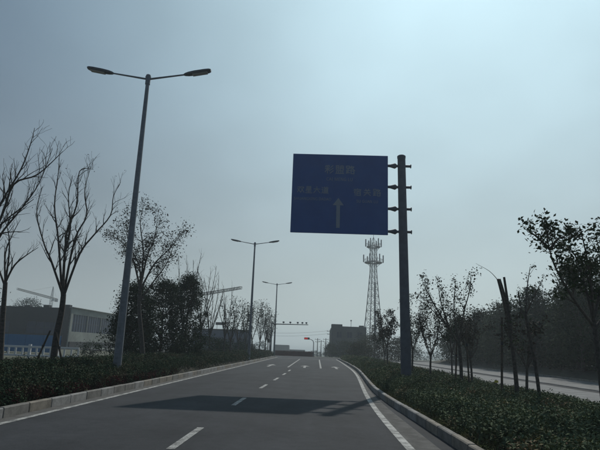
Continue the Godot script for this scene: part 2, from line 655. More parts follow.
func window_at(parent: Node3D, r: Array, depth: float, bars: int, rails: int, bs := Basis.IDENTITY, where := Vector3.ZERO) -> void:
	var g := mb()
	box(g, bs * Vector3(r[0] + r[2] * 0.5, r[1] + r[3] * 0.5, -depth), Vector3(r[2], r[3], 0.04) if bs == Basis.IDENTITY else Vector3(0.04, r[3], r[2]))
	var win := part("window", g, M.glass, parent, where)
	for i in bars:
		var x: float = r[0] + r[2] * (i + 1) / (bars + 1)
		var b := mb()
		box(b, bs * Vector3(x, r[1] + r[3] * 0.5, -depth + 0.05), Vector3(0.12, r[3], 0.1), 0.01, bs)
		part("mullion", b, M.frame, win)
	for i in rails:
		var y: float = r[1] + r[3] * (i + 1) / (rails + 1)
		var b := mb()
		box(b, bs * Vector3(r[0] + r[2] * 0.5, y, -depth + 0.045), Vector3(r[2], 0.12, 0.08), 0.01, bs)
		part("transom", b, M.frame, win)

func build_far_left() -> void:
	# long low building: gable side to the camera, shade put into its dark colour; pale side along the road
	var b := thing("factory_building", "low flat-roofed building with front coloured dark for shade and pale side with long blue window band", "building", Vector3(-50.4, 0, -111))
	var east := Basis(Vector3.UP, PI / 2)   # local x runs to -z, local z faces +x
	var holes := []
	for i in 6: holes.append([1.0 + i * 7.7, 3.2, 7.5, 3.6])
	var w := holed_wall(48.0, 8.05, 0.4, holes)
	var wo := part("pale_wall", w, M.pale_wall, b)
	wo.basis = east
	for r in holes: window_at(b, r, 0.25, 5, 1, east)
	var low := mb()
	box(low, Vector3(0.06, 0.55, -24.0), Vector3(0.5, 1.2, 47.6), 0.02)
	part("plinth", low, M.dark_wall, b)
	var fh := []
	for i in 4: fh.append([3.0 + i * 11.0, 2.6, 7.5, 2.4])
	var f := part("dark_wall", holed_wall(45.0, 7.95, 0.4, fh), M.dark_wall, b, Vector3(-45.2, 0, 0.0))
	for r in fh:
		window_at(b, r, 0.3, 3, 1, Basis.IDENTITY, Vector3(-45.2, 0, 0))
	var rf := mb()
	box(rf, Vector3(-22.6, 7.6, -24.2), Vector3(44.6, 0.3, 47.2), 0.02)
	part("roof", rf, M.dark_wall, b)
	var back := mb()
	box(back, Vector3(-22.6, 3.8, -47.8), Vector3(44.6, 7.4, 0.3))
	box(back, Vector3(-45.0, 3.8, -24.2), Vector3(0.3, 7.4, 46.8))
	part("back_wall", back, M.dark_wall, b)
	var cp := mb()
	box(cp, Vector3(0.08, 8.12, -24.0), Vector3(0.66, 0.16, 48.3), 0.03)
	part("coping", cp, M.pale_wall, b)
	for i in 3:
		var u := mb()
		box(u, Vector3(-3.2 - i * 6.0, 8.35, -5.0 - i * 3.0), Vector3(1.3, 1.1, 1.3), 0.05)
		part("rooftop_unit", u, M.dark_wall, b)

	# blue hoarding in panels
	var h := thing("hoarding", "blue sheet-metal site hoarding behind the white fence", "hoarding", Vector3(-48.0, 0, -60))
	for i in 10:
		var s := mb()
		box(s, Vector3(1.0 + i * 2.0, 1.0, 0), Vector3(1.97, 1.86, 0.03), 0.006)
		for k in 7: box(s, Vector3(0.16 + k * 0.28 + i * 2.0, 1.0, 0.022), Vector3(0.09, 1.8, 0.02), 0.006)
		part("panel", s, M.blue_board, h)
	for i in 11:
		var s := mb()
		box(s, Vector3(i * 2.0, 0.95, -0.08), Vector3(0.08, 2.05, 0.08), 0.008)
		part("post", s, M.frame, h)

	# white concrete fence with square openings
	var fence := thing("white_fence", "low white concrete fence with square openings before the blue hoarding", "fence", Vector3(-33.0, 0, -45))
	for y in [0.16, 0.86]:
		var s := mb()
		box(s, Vector3(6.8, y, 0), Vector3(13.6, 0.16, 0.12), 0.015)
		part("rail", s, M.white_fence, fence)
	for i in 24:
		var s := mb()
		var big := i % 4 == 0
		box(s, Vector3(0.05 + i * 0.588, 0.5 if big else 0.51, 0), Vector3(0.22 if big else 0.14, 1.12 if big else 0.536, 0.17 if big else 0.09), 0.012)
		part("post" if big else "baluster", s, M.white_fence, fence)

	# long dark shed further along
	var y0 := fall(122.0)
	var sh := thing("long_shed", "long low blue-grey shed behind the street trees", "building", Vector3(-27.0, y0, -120), 0.06)
	var ph := []
	for i in 5: ph.append([0.9 + i * 2.35, 2.2, 1.5, 1.0])
	part("wall", holed_wall(12.6, 4.9, 0.25, ph), M.blue_wall, sh)
	for r in ph: window_at(sh, r, 0.15, 1, 0)
	var s3 := mb()
	box(s3, Vector3(6.3, 5.0, -4.5), Vector3(13.1, 0.22, 9.6), 0.04)
	part("roof", s3, M.dark_wall, sh)
	var s4 := mb()
	box(s4, Vector3(0.13, 2.4, -4.6), Vector3(0.24, 4.9, 8.6))
	box(s4, Vector3(12.47, 2.4, -4.6), Vector3(0.24, 4.9, 8.6))
	box(s4, Vector3(6.3, 2.4, -9.0), Vector3(12.5, 4.9, 0.24))
	part("side_walls", s4, M.blue_wall, sh)
	var sb := thing("roof_sign", "small dark signboard on posts standing on the blue-grey shed", "signboard", Vector3(-21.2, y0 + 5.1, -122))
	var s5 := mb()
	box(s5, Vector3(0, 1.25, 0), Vector3(2.1, 0.62, 0.1), 0.02)
	part("board", s5, M.black, sb)
	for x in [-0.7, 0.7]:
		var s6 := mb()
		box(s6, Vector3(x, 0.47, -0.03), Vector3(0.08, 0.96, 0.06), 0.005)
		part("post", s6, M.frame, sb)

	# red wall beyond the crossing and pale blocks far behind it
	var rw := thing("red_wall", "low dull red wall closing the view beyond the crossing", "wall", Vector3(-7.6, 0, -107))
	for i in 4:
		var s7 := mb()
		box(s7, Vector3(0.95 + i * 1.9, 0.43, 0), Vector3(1.86, 0.9, 0.2), 0.01)
		part("panel", s7, M.red_wall, rw)
	for i in 5:
		var s7 := mb()
		box(s7, Vector3(i * 1.9, 0.47, 0), Vector3(0.26, 1.0, 0.28), 0.015)
		part("pier", s7, M.red_wall, rw)
	var cap := mb()
	box(cap, Vector3(3.8, 0.94, 0), Vector3(7.7, 0.07, 0.3), 0.01)
	part("coping", cap, M.red_wall, rw)
	for q in [[-21.5, -300.0, 8.0, 9.6, "far grey block just left of the red wall, taller of the two"], [-13.4, -305.0, 8.6, 7.4, "far grey block just left of the red wall, lower of the two"]]:
		var gy := fall(-q[1])
		var fb := thing("far_building", q[4], "building", Vector3(q[0], gy, q[1]), 0.0, "far grey blocks")
		var wh := []
		for i in 4:
			for j in 2: wh.append([0.8 + i * 1.9, 1.4 + j * 2.9, 1.1, 1.4])
		part("wall", holed_wall(q[2], q[3], 0.3, wh), M.far_wall, fb)
		for r in wh: window_at(fb, r, 0.2, 0, 0)
		var sr := mb()
		box(sr, Vector3(q[2] * 0.5, q[3] - 0.3, -4.2), Vector3(q[2] - 0.1, 0.3, 7.6))
		box(sr, Vector3(0.15, q[3] * 0.5 - 0.2, -4.2), Vector3(0.28, q[3] - 0.7, 7.6))
		box(sr, Vector3(q[2] - 0.15, q[3] * 0.5 - 0.2, -4.2), Vector3(0.28, q[3] - 0.7, 7.6))
		part("shell", sr, M.far_wall, fb)

func build_far_right() -> void:
	var y0 := fall(130.0)
	var b := thing("grey_building", "square dull grey flat-roofed building at the foot of the lattice tower", "building", Vector3(4.1, y0, -130))
	var holes := []
	for j in 2:
		for i in 3: holes.append([1.3 + i * 2.45, 1.4 + j * 3.1, 1.15, 1.35])
	part("wall", holed_wall(8.3, 6.95 - y0, 0.3, holes), M.far_wall, b)
	for r in holes: window_at(b, r, 0.2, 1, 0)
	var s := mb()
	box(s, Vector3(4.15, 6.4 - y0, -5.3), Vector3(8.2, 0.25, 9.8))
	part("roof", s, M.far_wall, b)
	var s2 := mb()
	box(s2, Vector3(0.15, 3.3 - y0 * 0.5, -5.2), Vector3(0.28, 6.7 - y0, 9.7))
	box(s2, Vector3(8.15, 3.3 - y0 * 0.5, -5.2), Vector3(0.28, 6.7 - y0, 9.7))
	box(s2, Vector3(4.15, 3.3 - y0 * 0.5, -10.2), Vector3(8.2, 6.7 - y0, 0.28))
	part("side_walls", s2, M.far_wall, b)
	var s3 := mb()
	box(s3, Vector3(1.3, 6.98 - y0, -1.4), Vector3(2.6, 0.9, 2.6), 0.04)
	part("stair_head", s3, M.far_wall, b)
	var s4 := mb()
	box(s4, Vector3(7.2, 6.9 - y0, -1.2), Vector3(1.1, 0.8, 1.4), 0.04)
	part("rooftop_tank", s4, M.far_wall, b)
	var s5 := mb()
	bar(s5, Vector3(4.7, 6.4 - y0, -1.0), Vector3(4.7, 8.3 - y0, -1.0), 0.05, 6)
	var mast := part("roof_mast", s5, M.far_steel, b)
	var s6 := mb()
	box(s6, Vector3(4.7, 8.42 - y0, -1.0), Vector3(0.34, 0.28, 0.34), 0.06)
	part("roof_lamp", s6, M.far_steel, mast)

# ------------------------------------------------------------------ cranes, tower, poles
func lattice(st: SurfaceTool, a: Vector3, b: Vector3, side: Vector3, up: Vector3, wa: float, wb: float, n: int, r: float) -> void:
	var prev := []
	for i in n + 1:
		var t := float(i) / n
		var c := a.lerp(b, t)
		var w := lerpf(wa, wb, t) * 0.5
		var ring := [c + side * w + up * w, c - side * w + up * w, c - side * w - up * w, c + side * w - up * w]
		if i > 0:
			for k in 4:
				bar(st, prev[k], ring[k], r * 1.5)
				bar(st, prev[k], ring[(k + 1) % 4] if i % 2 == 0 else ring[(k + 3) % 4], r)
		for k in 4: bar(st, ring[k], ring[(k + 1) % 4], r)
		prev = ring

func crane(label: String, foot: Vector3, jib_h: float, jib_dir: Vector3, jib_len: float, head: float) -> void:
	var c := thing("tower_crane", label, "crane", foot, 0.0, "tower cranes on the skyline")
	var top := jib_h - foot.y
	var s := mb()
	lattice(s, Vector3.ZERO, Vector3(0, top, 0), Vector3.RIGHT, Vector3.BACK, 1.8, 1.8, int(top / 2.2), 0.09)
	part("mast", s, M.crane, c)
	var side := jib_dir.cross(Vector3.UP)
	s = mb()
	lattice(s, Vector3(0, top, 0), Vector3(0, top, 0) + jib_dir * jib_len, side, Vector3.UP, 1.5, 1.0, int(jib_len / 2.0), 0.09)
	part("jib", s, M.crane, c)
	s = mb()
	lattice(s, Vector3(0, top, 0), Vector3(0, top, 0) - jib_dir * 13.0, side, Vector3.UP, 1.3, 1.1, 6, 0.08)
	var cj := part("counter_jib", s, M.crane, c)
	s = mb()
	box(s, Vector3(0, top - 0.8, 0) - jib_dir * 11.8, Vector3(2.0, 2.4, 2.0), 0.05)
	part("ballast", s, M.dark_wall, cj)
	s = mb()
	lattice(s, Vector3(0, top, 0), Vector3(0, top + head, 0), Vector3.RIGHT, Vector3.BACK, 1.6, 0.3, 4, 0.09)
	part("tower_head", s, M.crane, c)
	s = mb()
	box(s, Vector3(1.5, top - 1.3, 0.6), Vector3(1.4, 1.9, 1.4), 0.1)
	part("cab", s, M.frame, c)
	for q in [jib_dir * jib_len * 0.7, -jib_dir * 12.0]:
		s = mb()
		bar(s, Vector3(0, top + head, 0), Vector3(0, top + 0.6, 0) + q, 0.06)
		part("tie", s, M.crane, c)

func build_cranes() -> void:
	var f1 := Vector3(-208.0, fall(420.0), -420.0)
	crane("faint far tower crane above the dark factory building", f1, 33.0, Vector3(11.0, 0, 70.0).normalized(), 71.0, 9.0)
	var f2 := Vector3(-72.0, fall(309.0), -309.0)
	crane("far tower crane with its jib reaching out over the street trees", f2, 28.5, Vector3(36.0, 0, 54.0).normalized(), 66.0, 7.0)

func build_tower() -> void:
	var gy := fall(160.0)
	var t := thing("telecom_tower", "tall galvanised lattice telecom tower with two antenna platforms", "tower", Vector3(17.2, gy, -160.0), 0.35)
	var h := 37.5
	var half := func(y: float) -> float: return lerpf(3.1, 0.75, pow(clampf(y / 26.0, 0.0, 1.0), 0.62))
	var ys := [0.0, 3.2, 6.2, 9.0, 11.6, 14.0, 16.2, 18.3, 20.3, 22.2, 24.0, 25.8, 27.5, 29.2, 30.9, 32.6, 34.2]
	for k in 4:
		var s := mb()
		var pts := []
		var rr := []
		var a := TAU * k / 4.0 + PI / 4.0
		for y in ys:
			var w: float = half.call(y) * 1.414
			pts.append(Vector3(cos(a) * w, y, sin(a) * w))
			rr.append(lerpf(0.17, 0.09, y / 34.0))
		tube(s, pts, rr, 6)
		part("leg", s, M.far_steel, t)
	for i in ys.size() - 1:
		var s := mb()
		for k in 4:
			var a := TAU * k / 4.0 + PI / 4.0
			var b := a + PI / 2.0
			var w0: float = half.call(ys[i]) * 1.414
			var w1: float = half.call(ys[i + 1]) * 1.414
			bar(s, Vector3(cos(a) * w0, ys[i], sin(a) * w0), Vector3(cos(b) * w1, ys[i + 1], sin(b) * w1), 0.055)
			bar(s, Vector3(cos(b) * w0, ys[i], sin(b) * w0), Vector3(cos(a) * w1, ys[i + 1], sin(a) * w1), 0.055)
			bar(s, Vector3(cos(a) * w1, ys[i + 1], sin(a) * w1), Vector3(cos(b) * w1, ys[i + 1], sin(b) * w1), 0.055)
		part("bracing", s, M.far_steel, t)
	for py in [28.4, 33.2]:
		var r := 2.6 if py < 30 else 2.0
		var s := mb()
		var n := 12
		for k in n:
			var a := TAU * k / n
			var b := TAU * (k + 1) / n
			quad(s, Vector3(cos(a) * r, py, sin(a) * r), Vector3(cos(b) * r, py, sin(b) * r), Vector3(cos(b) * 0.8, py, sin(b) * 0.8), Vector3(cos(a) * 0.8, py, sin(a) * 0.8), Vector3.UP)
			bar(s, Vector3(cos(a) * r, py - 0.05, sin(a) * r), Vector3(cos(b) * r, py - 0.05, sin(b) * r), 0.16)
			bar(s, Vector3(cos(a) * r, py + 1.0, sin(a) * r), Vector3(cos(b) * r, py + 1.0, sin(b) * r), 0.05)
			bar(s, Vector3(cos(a) * r, py, sin(a) * r), Vector3(cos(a) * r, py + 1.0, sin(a) * r), 0.04)
			if k % 3 == 0:
				bar(s, Vector3(cos(a) * r, py, sin(a) * r), Vector3(cos(a) * 0.9, py - 1.4, sin(a) * 0.9), 0.07)
		var pf := part("platform", s, M.far_steel, t)
		for k in 6:
			var a := TAU * (k + 0.3) / 6.0
			var s2 := mb()
			var c := Vector3(cos(a) * (r + 0.35), py + 1.15, sin(a) * (r + 0.35))
			box(s2, c, Vector3(0.34, 2.3, 0.22), 0.03, Basis(Vector3.UP, -a))
			bar(s2, c, Vector3(cos(a) * r, py + 0.9, sin(a) * r), 0.05)
			part("antenna", s2, M.far_steel, pf)
	var s := mb()
	bar(s, Vector3(0, 34.2, 0), Vector3(0, h + 1.5, 0), 0.06, 6)
	for k in 4:
		var a := TAU * k / 4.0 + PI / 4.0
		bar(s, Vector3(cos(a) * 1.06, 34.2, sin(a) * 1.06), Vector3(0, 36.2, 0), 0.06)
	part("spire", s, M.far_steel, t)
	s = mb()
	box(s, Vector3(0.3, 11.5, 0.5), Vector3(0.5, 22.0, 0.12))
	part("cable_ladder", s, M.far_steel, t)

func build_utility_poles() -> void:
	var spots := [[1.2, 180.0, 4.9, "first thin utility pole right of the traffic signal"], [2.45, 185.0, 4.4, "second thin utility pole right of the traffic signal"], [3.8, 175.0, 4.9, "utility pole with two crossarms left of the grey building"], [4.35, 150.0, 6.7, "tallest utility pole close beside the grey building"], [-24.0, 160.0, 6.6, "utility pole behind the street trees carrying the overhead wires"]]
	for i in spots.size():
		var q = spots[i]
		var y0 := fall(q[1])
		var p := thing("utility_pole", q[3], "utility pole", Vector3(q[0], y0, -q[1]), 0.1, "utility poles beyond the crossing")
		var h: float = q[2] - y0
		var s := mb()
		tube(s, [Vector3(0, -0.1, 0), Vector3(0, h, 0)], [0.17, 0.11], 8)
		part("post", s, M.dark_wall, p)
		for k in (2 if i != 1 else 1):
			var s2 := mb()
			box(s2, Vector3(0, h - 0.4 - k * 0.8, 0.13), Vector3(1.8 - k * 0.3, 0.1, 0.1), 0.01)
			var ca := part("crossarm", s2, M.dark_wall, p)
			for x in [-0.75, 0.0, 0.75]:
				var s3 := mb()
				bar(s3, Vector3(x * (1.0 - k * 0.15), h - 0.36 - k * 0.8, 0.13), Vector3(x * (1.0 - k * 0.15), h - 0.12 - k * 0.8, 0.13), 0.045, 6)
				part("insulator", s3, M.far_steel, ca)
	for k in 2:
		var a := Vector3(-24.0, 6.45 - k * 0.8, -159.85)
		var b := Vector3(4.35, 6.55 - k * 0.8, -149.85)
		var pts := []
		var rr := []
		for i in 17:
			var t := i / 16.0
			pts.append(a.lerp(b, t) - Vector3(0, 1.0 * 4.0 * t * (1.0 - t), 0))
			rr.append(0.022)
		var s := mb()
		tube(s, pts, rr, 4)
		var o := part("overhead_wire", s, M.black, self)
		tag(o, "upper thin overhead wire across the far sky" if k == 0 else "lower thin overhead wire across the far sky", "wire", "overhead wires")

# ------------------------------------------------------------------ street lamps
func make_lamp(label: String) -> Node3D:
	var l := thing("street_lamp", label, "street lamp", Vector3.ZERO, 0.0, "double-armed street lamps along the left bed")
	var s := mb()
	box(s, Vector3(0, 0.09, 0), Vector3(0.5, 0.04, 0.5), 0.008)
	for k in 4:
		var a := TAU * k / 4.0 + PI / 4.0
		bar(s, Vector3(cos(a) * 0.24, 0.08, sin(a) * 0.24), Vector3(cos(a) * 0.24, 0.17, sin(a) * 0.24), 0.02, 6)
	part("base_plate", s, M.galvanised, l)
	s = mb()
	tube(s, [Vector3(0, 0.05, 0), Vector3(0, 6.0, 0), Vector3(0, 11.95, 0)], [0.155, 0.115, 0.075], 14)
	part("pole", s, M.galvanised, l)
	s = mb()
	box(s, Vector3(0, 0.95, 0.15), Vector3(0.15, 0.4, 0.04), 0.01)
	part("access_door", s, M.galvanised, l)
	s = mb()
	tube(s, [Vector3(0, 11.78, 0), Vector3(0, 12.02, 0), Vector3(0, 12.1, 0), Vector3(0, 12.2, 0), Vector3(0, 12.23, 0)], [0.1, 0.1, 0.12, 0.085, 0.03], 12)
	part("hub", s, M.galvanised, l)
	for sg in [-1.0, 1.0]:
		s = mb()
		var p0 := Vector3(sg * 0.05, 12.02, 0)
		var p1 := Vector3(sg * 1.55, 12.26, 0)
		tube(s, [p0, p0.lerp(p1, 0.5), p1], [0.042, 0.036, 0.032], 8)
		var arm := part("arm", s, M.galvanised, l)
		s = mb()
		var rows := []
		# long flat head, its underside a little tilted outwards
		for q in [[0.0, 0.035, 0.035], [0.06, 0.075, 0.055], [0.2, 0.125, 0.07], [0.45, 0.15, 0.08], [0.85, 0.155, 0.075], [1.02, 0.14, 0.065], [1.1, 0.10, 0.045]]:
			rows.append([Vector3(sg * (1.45 + q[0]), 12.25 + q[0] * 0.19 - 0.0, 0), q[1], q[2]])
		loft(s, rows, 14, 0.75)
		var head := part("lamp_head", s, M.lamp_head, arm)
		s = mb()
		box(s, Vector3(sg * 2.12, 12.375 - 0.079, 0), Vector3(0.62, 0.03, 0.22), 0.012, Basis(Vector3.BACK, sg * 0.188))
		part("lens", s, M.lens, head)
	return l

func build_lamps() -> void:
	var l := make_lamp("nearest tall grey street lamp with two arms over the left bed")
	l.position = Vector3(-7.08, 0.02, -19.8)
	for q in [[-6.5, -55.2, "middle double-armed street lamp among the leafy street trees"], [-6.55, -91.0, "farthest double-armed street lamp before the crossing"]]:
		var c: Node3D = l.duplicate()
		c.name = numbered("street_lamp")
		add_child(c)
		c.position = Vector3(q[0], 0.02 if q[1] > -89.0 else -0.08, q[1])
		tag(c, q[2], "street lamp", "double-armed street lamps along the left bed")

func build_gantry() -> void:
	var g := thing("camera_mast", "grey mast arm carrying traffic cameras over the far lanes", "mast", Vector3(-6.9, 0.0, -88.0))
	var s := mb()
	tube(s, [Vector3(0, 0, 0), Vector3(0, 5.6, 0)], [0.14, 0.1], 10)
	part("post", s, M.dark_steel, g)
	s = mb()
	tube(s, [Vector3(0, 5.2, 0), Vector3(5.9, 5.27, 0)], [0.085, 0.055], 8)
	var arm := part("arm", s, M.dark_steel, g)
	for x in [1.9, 3.0, 4.2, 4.95, 5.6]:
		s = mb()
		bar(s, Vector3(x, 5.24, 0), Vector3(x, 5.44, 0), 0.03, 6)
		box(s, Vector3(x, 5.54, 0.05), Vector3(0.3, 0.22, 0.46), 0.03)
		part("camera", s, M.dark_steel, arm)
	# signal on a bent arm
	var t := thing("traffic_signal", "horizontal traffic signal with red end on a bent pole beyond the crossing", "traffic signal", Vector3(-0.05, 0.0, -106.0))
	s = mb()
	tube(s, [Vector3(0, -0.02, 0), Vector3(0, 2.7, 0), Vector3(-0.12, 3.0, 0), Vector3(-0.5, 3.25, 0), Vector3(-0.85, 3.33, 0)], [0.09, 0.075, 0.07, 0.06, 0.055], 8)
	part("pole", s, M.galvanised, t)
	s = mb()
	box(s, Vector3(-1.32, 3.4, 0.02), Vector3(1.06, 0.4, 0.16), 0.04)
	var hd := part("housing", s, M.black, t)
	var lens := CylinderMesh.new()
	lens.top_radius = 0.165
	lens.bottom_radius = 0.165
	lens.height = 0.05
	lens.radial_segments = 16
	lens.rings = 1
	for k in 3:
		var o := add_mesh("lens", lens, M.red_lamp if k < 2 else M.green, hd, Vector3(-1.66 + k * 0.34, 3.4, 0.115))
		o.rotation.x = PI / 2
		var v := mb()
		for i in 8:
			var a := PI * i / 8.0
			var b := PI * (i + 1) / 8.0
			var c := Vector3(-1.66 + k * 0.34, 3.4, 0.1)
			quad(v, c + Vector3(cos(a) * 0.18, sin(a) * 0.18, 0), c + Vector3(cos(b) * 0.18, sin(b) * 0.18, 0), c + Vector3(cos(b) * 0.18, sin(b) * 0.18, 0.2), c + Vector3(cos(a) * 0.18, sin(a) * 0.18, 0.2), Vector3(cos(a), sin(a), 0))
		part("visor", v, M.red_lamp if k < 2 else M.green, hd)

# ------------------------------------------------------------------ direction sign
var GLYPH := {
	"cai": [[5.2,9.6,1,9],[1,8.2,1.6,7],[3,8.4,3.2,7.2],[5.2,8.5,4.4,7.1],[0.5,5.8,6,5.8],[3.2,6.8,3.2,0.3],[3.1,5.6,0.5,2],[3.4,5.6,5.8,2.8],[9.4,9.6,6.6,7.2],[9.6,6.6,6.4,4],[9.8,3.6,6,0.4]],
	"meng": [[1,9.5,4,9.5],[1,7.5,4,7.5],[1,5.5,4,5.5],[1,9.5,1,5.5],[4,9.5,4,5.5],[6,9.5,9,9.5],[6,9.5,5.5,4.5],[9,9.5,9,4.6],[6,7.9,9,7.9],[6,6.3,9,6.3],[1.5,3.6,8.5,3.6],[1.5,3.6,1.5,0.6],[3.8,3.6,3.8,0.6],[6.2,3.6,6.2,0.6],[8.5,3.6,8.5,0.6],[0.3,0.5,9.7,0.5]],
	"lu": [[0.5,9.5,4,9.5],[0.5,7,4,7],[0.5,9.5,0.5,7],[4,9.5,4,7],[2.2,7,2.2,1.5],[2.2,4.5,4,4.5],[0.8,5,0.8,1.2],[0.2,1,4.2,1.7],[6.3,9.8,4.8,7],[6,8.5,9,8.5],[9,8.5,5,4.3],[6,7.5,9.8,4.3],[5.8,3.8,9,3.8],[5.8,0.5,9,0.5],[5.8,3.8,5.8,0.5],[9,3.8,9,0.5]],
	"shuang": [[0.5,8.5,4.4,8.5],[4.4,8.5,0.5,1],[0.8,6.5,4.8,1],[5.2,8.5,9.2,8.5],[9.2,8.5,5,0.8],[5.6,6.5,9.8,0.8]],
	"xing": [[2.2,9.6,7.8,9.6],[2.2,8,7.8,8],[2.2,6.4,7.8,6.4],[2.2,9.6,2.2,6.4],[7.8,9.6,7.8,6.4],[2.2,5.9,1,3.6],[2,4.8,8.6,4.8],[1.8,2.7,8.2,2.7],[0.5,0.4,9.5,0.4],[5,6,5,0.4]],
	"da": [[0.5,6.3,9.5,6.3],[5,9.6,4.8,6],[4.8,6,0.6,0.5],[5.2,6,9.5,0.5]],
	"dao": [[4.2,9.6,4.9,8.4],[7.8,9.7,7,8.4],[3.2,8.1,9.6,8.1],[6.4,8.1,5.8,6.7],[4.2,6.6,8.6,6.6],[4.2,5.1,8.6,5.1],[4.2,3.6,8.6,3.6],[4.2,2,8.6,2],[4.2,6.6,4.2,2],[8.6,6.6,8.6,2],[0.8,9.2,1.9,7.8],[0.3,6,2,6],[2,6,2,2],[2,2,0.3,0.4],[1.6,1.8,3.2,0.6],[3.2,0.6,9.8,0.5]],
	"su": [[5,9.9,5,8.8],[0.8,8.6,9.4,8.6],[0.8,8.6,0.5,7.2],[9.4,8.6,9.1,7.3],[2.6,7.6,0.6,4.4],[1.9,6,1.9,0.4],[3.6,6.8,9.3,6.8],[6.2,6.8,5.8,5.3],[4.2,5.2,8.8,5.2],[4.2,2.9,8.8,2.9],[4.2,0.5,8.8,0.5],[4.2,5.2,4.2,0.5],[8.8,5.2,8.8,0.5]],
	"guan": [[2.8,9.6,3.9,7.8],[7.2,9.7,6.1,7.8],[1.4,7.4,8.6,7.4],[0.5,4.7,9.5,4.7],[5,7.4,4.7,4.5],[4.7,4.5,0.7,0.5],[5.2,4.4,9.4,0.5]],
}

func glyph(key: String, size: float) -> SurfaceTool:
	var s := mb()
	var k := 0
	for q in GLYPH[key]:
		var a := Vector3(q[0], q[1], 0) * size / 10.0
		var b := Vector3(q[2], q[3], 0) * size / 10.0
		var d := b - a
		box(s, (a + b) * 0.5 + Vector3(0, 0, 0.0004 * (k % 6)), Vector3(d.length() + size * 0.06, size * 0.1, 0.004), 0.0, Basis(Vector3.BACK, atan2(d.y, d.x)))
		k += 1
	return s

func small_text(t: String, h: float) -> TextMesh:
	var f := SystemFont.new()
	f.font_names = PackedStringArray(["Droid Sans"])
	var m := TextMesh.new()
	m.font = f
	m.text = t
	m.font_size = 32
	m.pixel_size = h / 23.0
	m.depth = 0.004
	m.horizontal_alignment = HORIZONTAL_ALIGNMENT_CENTER
	return m

func build_sign() -> void:
	# pole at x 4.1; panel from -1.25 to 3.30, 6.78 to 10.68 high, 24.5 m ahead
	var o := thing("direction_sign", "large blue direction sign hung over the lane from a tall dark pole", "road sign", Vector3(4.10, 0.05, -24.6))
	var s := mb()
	box(s, Vector3(0, 0.06, 0), Vector3(0.9, 0.05, 0.9), 0.01)
	for k in 8:
		var a := TAU * k / 8.0
		bar(s, Vector3(cos(a) * 0.36, 0.06, sin(a) * 0.36), Vector3(cos(a) * 0.36, 0.17, sin(a) * 0.36), 0.025, 6)
	part("base_plate", s, M.dark_steel, o)
	s = mb()
	tube(s, [Vector3(0.02, 0.0, 0), Vector3(-0.05, 5.0, 0), Vector3(-0.13, 10.66, 0)], [0.24, 0.215, 0.19], 16)
	part("pole", s, M.dark_steel, o)
	s = mb()
	tube(s, [Vector3(-0.13, 10.62, 0), Vector3(-0.13, 10.72, 0), Vector3(-0.13, 10.76, 0)], [0.205, 0.205, 0.15], 16)
	part("pole_cap", s, M.dark_steel, o)
	for i in 8:
		s = mb()
		var a := TAU * i / 8.0
		box(s, Vector3(0.02 + cos(a) * 0.29, 0.26, sin(a) * 0.29), Vector3(0.16, 0.36, 0.02), 0.003, Basis(Vector3.UP, -a))
		part("gusset", s, M.dark_steel, o)
	# brackets, each with a stub through the pole, a flared clamp and a rail behind the panel
	for i in 4:
		var y: float = [10.22, 9.16, 8.08, 6.98][i]
		s = mb()
		tube(s, [Vector3(0.32, y, 0), Vector3(-0.42, y, 0)], [0.062, 0.062], 10)
		var br := part("bracket", s, M.dark_steel, o)
		s = mb()
		tube(s, [Vector3(-0.36, y, 0), Vector3(-0.44, y, 0), Vector3(-0.46, y, 0), Vector3(-0.66, y, 0), Vector3(-0.9, y, 0)], [0.075, 0.135, 0.135, 0.075, 0.055], 12)
		part("clamp", s, M.dark_steel, br)
		s = mb()
		tube(s, [Vector3(0.30, y, 0), Vector3(0.33, y, 0)], [0.1, 0.1], 10)
		part("flange", s, M.dark_steel, br)
		s = mb()
		tube(s, [Vector3(-0.9, y, 0), Vector3(-5.2, y, 0)], [0.055, 0.055], 8)
		part("rail", s, M.dark_steel, br)
	# panel
	var pc := Vector3(-3.08, 8.72, 0.13)
	var w := 4.56
	var h := 3.9
	s = mb()
	box(s, pc, Vector3(w, h, 0.05), 0.012)
	var panel := part("panel", s, M.sign_blue, o)
	var front := pc.z + 0.029
	s = mb()
	for k in 9: box(s, Vector3(pc.x - w * 0.5 + 0.26 + k * 0.505, pc.y, 0.08), Vector3(0.06, h - 0.1, 0.05))
	part("stiffeners", s, M.dark_steel, panel)
	# lettering: name ahead on top, names to left and right below, arrow in the middle
	var line := func(keys: Array, cx: float, y: float, size: float, gap: float) -> void:
		var n := keys.size()
		var wide: float = n * size + (n - 1) * gap
		for i in n:
			part("character", glyph(keys[i], size), M.sign_white, panel, Vector3(pc.x + cx - wide * 0.5 + i * (size + gap), pc.y + y, front))
	line.call(["cai", "meng", "lu"], -0.02, 0.98, 0.42, 0.09)
	line.call(["shuang", "xing", "da", "dao"], -1.28, -0.02, 0.34, 0.045)
	line.call(["su", "guan", "lu"], 1.30, -0.09, 0.36, 0.10)
	for q in [["CAI MENG LU", -0.02, 0.70, 0.15], ["SHUANGXING DADAO", -1.28, -0.30, 0.13], ["SU GUAN LU", 1.30, -0.36, 0.13]]:
		add_mesh("lettering", small_text(q[0], q[3]), M.sign_white, panel, Vector3(pc.x + q[1], pc.y + q[2], front))
	s = mb()
	box(s, Vector3(pc.x - 0.06, pc.y - 1.13, front), Vector3(0.17, 1.09, 0.004))
	var tp := Vector3(pc.x - 0.06, pc.y - 0.22, front + 0.002)
	for n in [1.0]:
		tri(s, tp, tp + Vector3(-0.26, -0.36, 0), tp + Vector3(0.26, -0.36, 0), Vector3.BACK)
	part("arrow", s, M.sign_white, panel)

